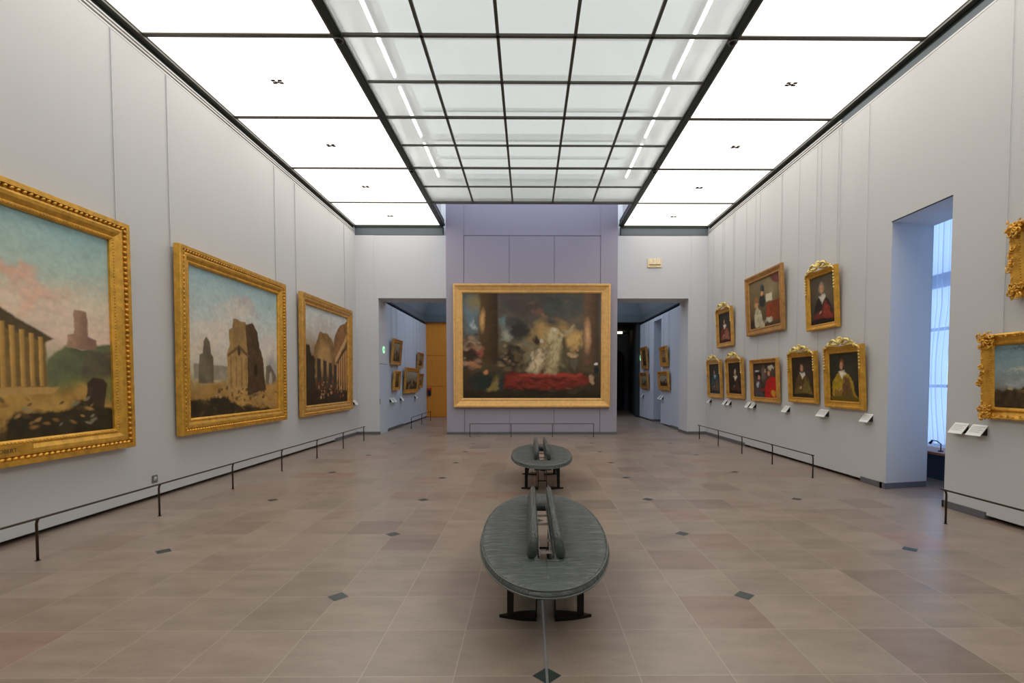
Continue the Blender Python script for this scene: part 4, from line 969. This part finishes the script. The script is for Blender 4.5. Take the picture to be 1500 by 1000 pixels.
# ---- far room, left
def fp(side, label, y0, y1, z0, z1, fw, paint, gm=G_dark, n=50, seed=0, tilt=5.0):
    W = abs(y1-y0); H = z1-z0; x = FL if side == 'l' else FR
    t = radians(tilt)
    return picture(label, W, H/cos(t), (x, (y0+y1)/2, z0), HP if side == 'l' else -HP, t, fw, 0.08, gm, (paint, n), 'plain', 0, (-W*0.35, W*0.35), seed=seed, gap=0.02, wiretop=4.0, group=None)
dk = small_scene((70, 58, 40), (120, 104, 76), (150, 142, 116))
fp('l', 'dark upright gilt-framed picture, upper nearest on the far room left wall', 16.18, 17.25, 2.11, 2.95, 0.12, dk, seed=41)
fp('l', 'small upright gilt picture with knobbly frame, lower nearest on the far room left wall', 16.37, 17.09, 1.28, 1.92, 0.10, small_scene((66, 48, 30), (104, 80, 50), (120, 100, 70)), G_warm, seed=42)
fp('l', 'wide gilt-framed pale sky scene, largest on the far room left wall', 17.80, 19.85, 1.14, 2.07, 0.14, small_scene((60, 52, 36), (120, 112, 84), (168, 168, 150), 16), G_warm, 70, seed=43)
fp('l', 'small gilt picture, upper of the two beside the orange veneer wall', 19.95, 20.83, 2.10, 2.71, 0.10, dk, seed=44)
fp('l', 'small gilt picture, lower of the two beside the orange veneer wall', 20.06, 20.76, 1.32, 1.88, 0.10, small_scene((90, 60, 40), (140, 110, 80), (160, 140, 110)), seed=45)
fp('r', 'small upright gilt picture beyond the slot opening, upper on the far room right wall', 21.26, 20.28, 2.07, 2.97, 0.14, small_scene((50, 40, 26), (80, 66, 42), (70, 60, 44)), seed=46)
fp('r', 'small gilt landscape beyond the slot opening, lower on the far room right wall', 21.45, 20.16, 1.27, 1.94, 0.14, small_scene((66, 58, 40), (130, 124, 96), (150, 150, 130)), seed=47)
fp('r', 'carved gilt upright picture before the slot opening, upper on the far room right wall', 18.23, 17.38, 2.09, 2.80, 0.15, small_scene((90, 70, 40), (150, 120, 76), (130, 110, 80)), G_warm, seed=48)
fp('r', 'gilt landscape before the slot opening, lower on the far room right wall', 18.45, 17.18, 1.26, 1.93, 0.15, small_scene((50, 46, 36), (130, 128, 110), (160, 164, 150)), G_warm, seed=49)

# ------------------------------------------------------------------ caption cards on brackets
def card(x, y, z, rz, label, wd=0.15, ht=0.15):
    R_ = thing('caption_card', label, 'label card', (x, y, z), (0, 0, rz), 'white caption cards beside the pictures')
    a = radians(38)
    T = Matrix.Translation((0, -0.045, 0)) @ Matrix.Rotation(-a, 4, 'X')
    c = MB(); c.box(-wd/2, wd/2, -0.004, 0.004, -ht/2, ht/2, 0, 0.001); 
    c.build('card', M_card, R_, T)
    ln = MB()
    for i in range(7):
        q = ht/2-0.03-i*0.014; ln.box(-wd/2+0.018, wd/2-0.018-(0.03 if i % 3 == 2 else 0), -0.0052, -0.0042, q-0.002, q+0.002)
    ln.build('printed_lines', M_cardink, R_, T)
    b2 = MB()
    for sx in (-1, 1):
        x0 = sx*(wd/2-0.014)
        pr = [(-0.001, 0.045), (-0.001, -0.055), (-0.082, -0.052)]
        vs = [(x0-0.006, p_, q_) for p_, q_ in pr] + [(x0+0.006, p_, q_) for p_, q_ in pr]
        b2.add(vs, [(0, 1, 2), (5, 4, 3), (0, 3, 4, 1), (1, 4, 5, 2), (2, 5, 3, 0)])
    b2.box(-wd/2+0.02, wd/2-0.02, -0.006, -0.0, -0.05, 0.04)
    b2.build('bracket', M_bracket, R_)
    return R_
cl = [(14.55, 'caption card under the blue-green portrait at the far end of the right wall'),
      (13.40, 'left card of the pair between the two farthest lower portraits, right wall'),
      (13.12, 'right card of the pair between the two farthest lower portraits, right wall'),
      (11.99, 'left card of the pair beneath the red-cloak picture'),
      (11.72, 'right card of the pair beneath the red-cloak picture'),
      (10.21, 'caption card between the red-cloak picture and the olive-dress portrait'),
      (8.93, 'wide caption card beneath the gap between olive-dress and yellow-jacket portraits'),
      (7.76, 'caption card below the lower right corner of the yellow-jacket portrait'),
      (6.08, 'left card of the pair just right of the tall opening'),
      (5.83, 'right card of the pair just right of the tall opening')]
for i, (y, lb) in enumerate(cl): card(XR, y, 1.02, -HP, lb, 0.27 if i == 6 else (0.20 if i in (4, 7, 9, 8, 5) else 0.16), 0.16)
for y, lb in ((14.68, 'caption card beside the dark ruined hall picture at the end of the left wall'),): card(XL, y, 0.96, HP, lb, 0.22, 0.16)
for y, lb in ((16.25, 'caption card in the left far room, nearest of the adjoining pair'), (16.58, 'caption card in the left far room, farther of the adjoining pair'), (17.55, 'caption card in the left far room before the wide pale sky scene'), (19.75, 'caption card in the left far room below the end of the wide scene')):
    card(FL, y, 0.97, HP, lb, 0.24, 0.18)
for y, lb in ((21.3, 'caption card in the right far room beyond the slot opening'), (18.55, 'caption card in the right far room at the slot opening edge'), (18.22, 'caption card in the right far room below the carved gilt picture')):
    card(FR, y, 0.98, -HP, lb, 0.22, 0.18)

# ------------------------------------------------------------------ wall fixtures
def plate(nm, x, y, z, rz, w_, h_, mt, label, cat, extra=None, rnd=False):
    R_ = thing(nm, label, cat, (x, y, z), (0, 0, rz))
    c = MB(); (c.tube([(0, 0, 0), (0, -0.012, 0)], w_/2, 24) if rnd else c.box(-w_/2, w_/2, -0.012, 0, -h_/2, h_/2, 0, 0.003)); c.build('plate', mt, R_)
    if extra: extra(R_)
    return R_
M_sock = mat('socket_grey', (120, 124, 124), 0.4, 0.4); M_sockd = mat('socket_face', (176, 180, 180), 0.5)
plate('wall_socket', XL, 6.83, 0.27, HP, 0.10, 0.10, M_sock, 'small square grey wall socket low on the left wall above the barrier rail', 'socket', lambda r: MB().tube([(0, -0.012, 0), (0, -0.016, 0)], 0.03, 16).build('socket_face', M_sockd, r))
plate('light_switch', PL, 15.0, 0.98, HP, 0.06, 0.16, M_sock, 'narrow grey switch plate on the left doorway jamb', 'switch', lambda r: MB().box(-0.012, 0.012, -0.02, -0.012, -0.03, 0.03, 0, 0.003).build('rocker', M_sockd, r))
def arrow(r):
    MB().prism([(-0.06, 0.0), (0.0, 0.06), (0.0, 0.02), (0.06, 0.02), (0.06, -0.02), (0.0, -0.02), (0.0, -0.06)], -0.018, -0.013).build('pictogram', M_card, r)
M_exw = emis('sign_white_glow', (235, 255, 245), 0.9)
plate('exit_sign', PL+0.0, 15.44, 2.53, HP, 0.22, 0.22, M_exit, 'small round glowing green exit sign high on the left doorway jamb', 'exit sign', arrow, True)
plate('exit_sign', FR, 21.85, 2.58, -HP, 0.26, 0.26, M_exit, 'small glowing green exit sign at the far end of the right far room wall', 'exit sign', arrow, True)
plate('wall_sign', FR, 16.07, 2.59, -HP, 0.28, 0.17, M_exw, 'small pale lit sign on the right doorway wall', 'sign')
def sec(r):
    MB().prism([(-0.06, 0.0), (0.0, 0.06), (0.0, 0.02), (0.06, 0.02), (0.06, -0.02), (0.0, -0.02), (0.0, -0.06)], -0.018, -0.013).build('pictogram', M_card, r)
ph = thing('wall_box', 'small black box with a red top on the orange veneer wall', 'wall box', (-4.30, FY, 1.08))
MB().box(-0.075, 0.075, -0.07, 0, -0.14, 0.10, 0, 0.01).build('box', M_bracket, ph); MB().box(-0.09, 0.09, -0.05, 0, 0.10, 0.20, 0, 0.01).build('red_top', M_red, ph)
# room number sign
sg = thing('room_sign', 'beige room number plaque on the wall above the right doorway', 'sign', (3.70, YB, 4.91))
MB().box(-0.205, 0.205, -0.035, 0, 0, 0.255, 0, 0.006).build('plaque', M_sign, sg)
cu = bpy.data.curves.new('t', 'FONT'); cu.body = '930'; cu.size = 0.19; cu.extrude = 0.003; cu.align_x = 'CENTER'; cu.space_character = 1.15
to = bpy.data.objects.new('t', cu); COL.objects.link(to)
me = bpy.data.meshes.new_from_object(to.evaluated_get(bpy.context.evaluated_depsgraph_get())); COL.objects.unlink(to); bpy.data.objects.remove(to)
me.transform(Matrix.Translation((0, -0.038, 0.108)) @ Matrix.Rotation(HP, 4, 'X')); me.materials.append(M_signcream)
o = bpy.data.objects.new('digits', me); COL.objects.link(o); o.parent = sg
MB().box(-0.165, 0.17, -0.038, -0.034, 0.062, 0.086).build('dark_line', M_signink, sg)
MB().box(-0.13, 0.06, -0.037, -0.034, 0.03, 0.042).build('fine_line', mat('tan_ink', (176, 150, 96), 0.6), sg)

# ------------------------------------------------------------------ barriers
def barrier(label, p0, p1, n, h=0.38, ends=(0.06, 0.06), r=0.011, inn=(0, 0)):
    """rail between p0 and p1 on n posts; posts elbow into the rail"""
    p0 = Vector(p0); p1 = Vector(p1); d = (p1-p0).normalized()
    R_ = thing('barrier_rail', label, 'barrier', (p0.x, p0.y, 0), (0, 0, 0), 'low bronze barriers in front of the pictures')
    q = p1-p0
    rl = MB(); rl.tube([tuple(-d*ends[0]+Vector((0, 0, h))), tuple(q+d*ends[1]+Vector((0, 0, h)))], r*0.85, 10); rl.build('rail', M_bronze, R_)
    side = Vector((inn[0], inn[1], 0))
    for i in range(n):
        c = q*(i/(n-1))
        ps = MB(); ps.tube([tuple(c+side*0.02), tuple(c+side*0.02+Vector((0, 0, h-0.05))), tuple(c+side*0.012+Vector((0, 0, h-0.018))), tuple(c+Vector((0, 0, h-0.004)))], r, 10)
        ps.disc(tuple(c+side*0.02), 0.02, 0.004, 16)
        ps.build('post', M_bronze, R_)
    return R_
barrier('long low bronze barrier rail in front of the three landscapes along the left wall', (-4.34, 1.50, 0), (-4.34, 13.37, 0), 9, inn=(-1, 0))
barrier('low bronze barrier rail in front of the portraits along the right wall', (4.64, 8.19, 0), (4.64, 13.69, 0), 5, inn=(1, 0))
barrier('low bronze barrier rail at the right photo edge near the tall opening', (4.64, 5.55, 0), (4.64, 1.4, 0), 4, inn=(1, 0))
barrier('thin barrier rail before the enormous picture on the mauve wall', (-1.65, 14.2, 0), (1.84, 14.2, 0), 4, r=0.009, ends=(0, 0))
barrier('small barrier rail at the far left room wall by the orange veneer', (-3.86, 16.75, 0), (-3.86, 20.0, 0), 3, ends=(0, 0), inn=(-1, 0))

# ------------------------------------------------------------------ benches
def make_bench():
    R_ = thing('bench', '', 'bench', (0, 0, 0), (0, 0, 0), 'oval leather museum benches')
    A, B, N_ = 0.475, 1.20, 120
    prof = [(0.0, 0.405, 1), (0.0, 0.437, 1), (0.02, 0.447, 1), (0.2, 0.452, 0), (0.5, 0.455, 0), (0.8, 0.453, 0), (0.93, 0.448, 0), (0.975, 0.438, 0), (0.995, 0.422, 0), (1.0, 0.414, 0), (0.996, 0.404, 0), (0.96, 0.397, 0), (0.3, 0.394, 0), (0.0, 0.394, 0)]
    rings = []
    for t, z, _ in prof:
        rg = []
        for k in range(N_):
            a = 2*pi*k/N_; ca, sa = cos(a), sin(a)
            ox, oy = A*math.copysign(abs(ca)**0.94, ca), B*math.copysign(abs(sa)**0.94, sa)
            ix = max(-0.043, min(0.043, ox*1.2)); iy = max(-0.70, min(0.70, oy*0.72))
            zz = z + (0.0035*sin(oy*38+ox*5)*min(1, abs(ox)*4) if 0.1 < t < 0.9 and z > 0.42 else 0)
            rg.append((ix+(ox-ix)*t, iy+(oy-iy)*t, zz))
        rings.append(rg)
    vs = [p for r in rings for p in r]; fs = []
    for i in range(len(rings)):
        j = (i+1) % len(rings)
        for k in range(N_):
            k2 = (k+1) % N_; fs.append((i*N_+k, i*N_+k2, j*N_+k2, j*N_+k))
    c = MB(); c.add(vs, fs, 0, True); seat = c.build('seat', M_leather, R_)
    pp = MB()
    for z in (0.440,):
        ps = [rings[7][k] for k in range(N_)]; ps = [(x, y, z) for x, y, _ in ps]; pp.tube(ps+[ps[0]], 0.0055, 6)
    ps = [(x, y, 0.402) for x, y, _ in rings[9]]; pp.tube(ps+[ps[0]], 0.006, 6)
    pp.build('piping', M_piping, seat)
    sm = MB(); sm.tube([(0, -0.72, 0.4535), (0, -1.0, 0.454), (0, -1.16, 0.4465)], 0.0025, 6); sm.tube([(0, 0.72, 0.4535), (0, 1.0, 0.454), (0, 1.16, 0.4465)], 0.0025, 6)
    sm.build('seam', M_piping, seat)
    # two long back pads with rounded ends
    for sx in (-1, 1):
        c = MB(); n = 14; m_ = 22; vs = []; fs = []
        y0, y1 = -0.73, 0.80
        for i in range(m_+1):
            t = [0, 0.012, 0.03][i] if i < 3 else ([0.97, 0.988, 1][i-m_+2] if i > m_-3 else 0.03+0.94*(i-2)/(m_-4))
            y = y0+(y1-y0)*(0.5-0.5*cos(pi*t)) if False else y0+(y1-y0)*t
            e = min(1.0, (0.35+2.2*sqrt(max(0.0, min(t, 1-t)*2.0)))) if 0 < i < m_ else 0.80
            e = 0.72 if i in (0, m_) else (0.93 if i in (1, m_-1) else 1.0)
            for k in range(n):
                a = 2*pi*k/n
                # cross-section: fat low, narrow top, leaning inward
                cx_, cz_ = cos(a), sin(a)
                hz = 0.080*math.copysign(abs(cz_)**0.7, cz_); wd = 0.041*(1.0-0.34*(cz_*0.5+0.5))
                x_ = sx*(0.084-0.012*(hz/0.08)) + sx*wd*math.copysign(abs(cx_)**0.75, cx_)*(0.3+0.7*e)
                vs.append((x_, y, 0.530+hz*(0.4+0.6*e)+0.002*sin(y*40)))
        for i in range(m_):
            for k in range(n):
                k2 = (k+1) % n; fs.append((i*n+k, i*n+k2, (i+1)*n+k2, (i+1)*n+k))
        fs.append(tuple(range(n))); fs.append(tuple(m_*n+k for k in range(n-1, -1, -1)))
        c.add(vs, fs, 0, True); bk = c.build('backrest', M_leather, R_)
        t = MB(); t.tube([(sx*0.072, y0+0.01, 0.611), (sx*0.072, y1-0.01, 0.611)], 0.004, 6); t.build('piping', M_piping, bk)
        # steel strip along the slot
        t = MB(); t.box(sx*0.041, sx*0.046, -0.69, 0.69, 0.40, 0.462); t.build('slot_rail', M_chrome, R_)
    for y in (-0.45, -0.19, 0.24, 0.5):
        t = MB(); t.box(-0.043, 0.043, y-0.012, y+0.012, 0.395, 0.412, 0, 0.003); t.build('cross_rung', M_chrome, R_)
    # underframe
    t = MB(); t.box(-0.12, -0.055, -0.95, 0.95, 0.34, 0.395); t.box(0.055, 0.12, -0.95, 0.95, 0.34, 0.395)
    for y in (-0.57, 0.57): t.box(-0.27, -0.055, y-0.03, y+0.03, 0.335, 0.395); t.box(0.055, 0.27, y-0.03, y+0.03, 0.335, 0.395)
    t.prismz([(-0.055, -0.98), (0.055, -0.98), (0.03, -1.03), (-0.03, -1.03)], 0.345, 0.395)
    t.box(-0.055, 0.055, -0.98, -0.90, 0.345, 0.395); t.box(-0.055, 0.055, 0.90, 0.98, 0.345, 0.395)
    t.build('underframe', M_darkmetal, R_)
    for y in (-0.57, 0.57):
        for sx in (-1, 1):
            l = MB()
            # leg: straight outer edge, flared inner edge at the top
            xo = sx*0.258
            prf = [(xo, 0.02), (xo-sx*0.042, 0.02), (xo-sx*0.046, 0.2), (xo-sx*0.062, 0.29), (xo-sx*0.11, 0.345), (xo, 0.345)]
            l.prism(prf, y-0.022, y+0.022); l.build('leg', M_darkmetal, R_)
            ft = MB()
            pts = []
            for i in range(9):
                q = i/8; pts.append((sx*(0.062+0.25*q), y-0.062*(1-q**1.9)))
            for i in range(8, -1, -1):
                q = i/8; pts.append((sx*(0.062+0.25*q), y+0.062*(1-q**1.9)))
            ft.prismz(pts, 0.0, 0.02); ft.build('foot', M_darkmetal, R_)
            ip = MB(); ip.box(sx*0.058, sx*0.066, y-0.05, y+0.05, 0.02, 0.34); ip.build('inner_plate', M_darkmetal, R_)
    t = MB(); t.box(-0.05, -0.04, -0.52, 0.52, 0.10, 0.115); t.box(0.04, 0.05, -0.52, 0.52, 0.10, 0.115); t.box(-0.058, 0.058, -0.53, -0.515, 0.10, 0.115); t.box(-0.058, 0.058, 0.515, 0.53, 0.10, 0.115)
    t.build('lower_frame', M_darkmetal, R_)
    return R_
b1 = make_bench(); b1.location = (0.115, 3.93, 0); b1['label'] = 'oval dark leather bench with twin back pads, nearer the viewer'
b2 = copy_tree(b1); b2.location = (0.205, 7.99, 0); b2['label'] = 'oval dark leather bench with twin back pads, farther, before the mauve wall'

# ------------------------------------------------------------------ light, camera, view
W_ = bpy.data.worlds.new('world'); SC.world = W_; W_.use_nodes = True
W_.node_tree.nodes['Background'].inputs[0].default_value = (0.5, 0.6, 0.8, 1); W_.node_tree.nodes['Background'].inputs[1].default_value = 0.3

F_, VX, VY, TH, PX = 740.0, 774.0, 557.0, radians(2.18), 780.0
PY = VY + F_*tan(TH)
cam = bpy.data.cameras.new('camera'); co = bpy.data.objects.new('camera', cam); COL.objects.link(co)
co.location = (0, 0, 1.6); co.rotation_euler = (HP-TH, 0, -atan((PX-VX)/F_))
cam.sensor_width = 36; cam.lens = F_/1500*36; cam.shift_x = (750-PX)/1500; cam.shift_y = (PY-500)/1500
cam.clip_end = 200
SC.camera = co
SC.view_settings.view_transform = 'Standard'; SC.view_settings.look = 'None'; SC.view_settings.gamma = 1; SC.view_settings.exposure = 0.0
SC.view_settings.use_curve_mapping = False
SC.cycles.max_bounces = 10; SC.cycles.diffuse_bounces = 6; SC.cycles.transparent_max_bounces = 12
SC.cycles.use_denoising = True
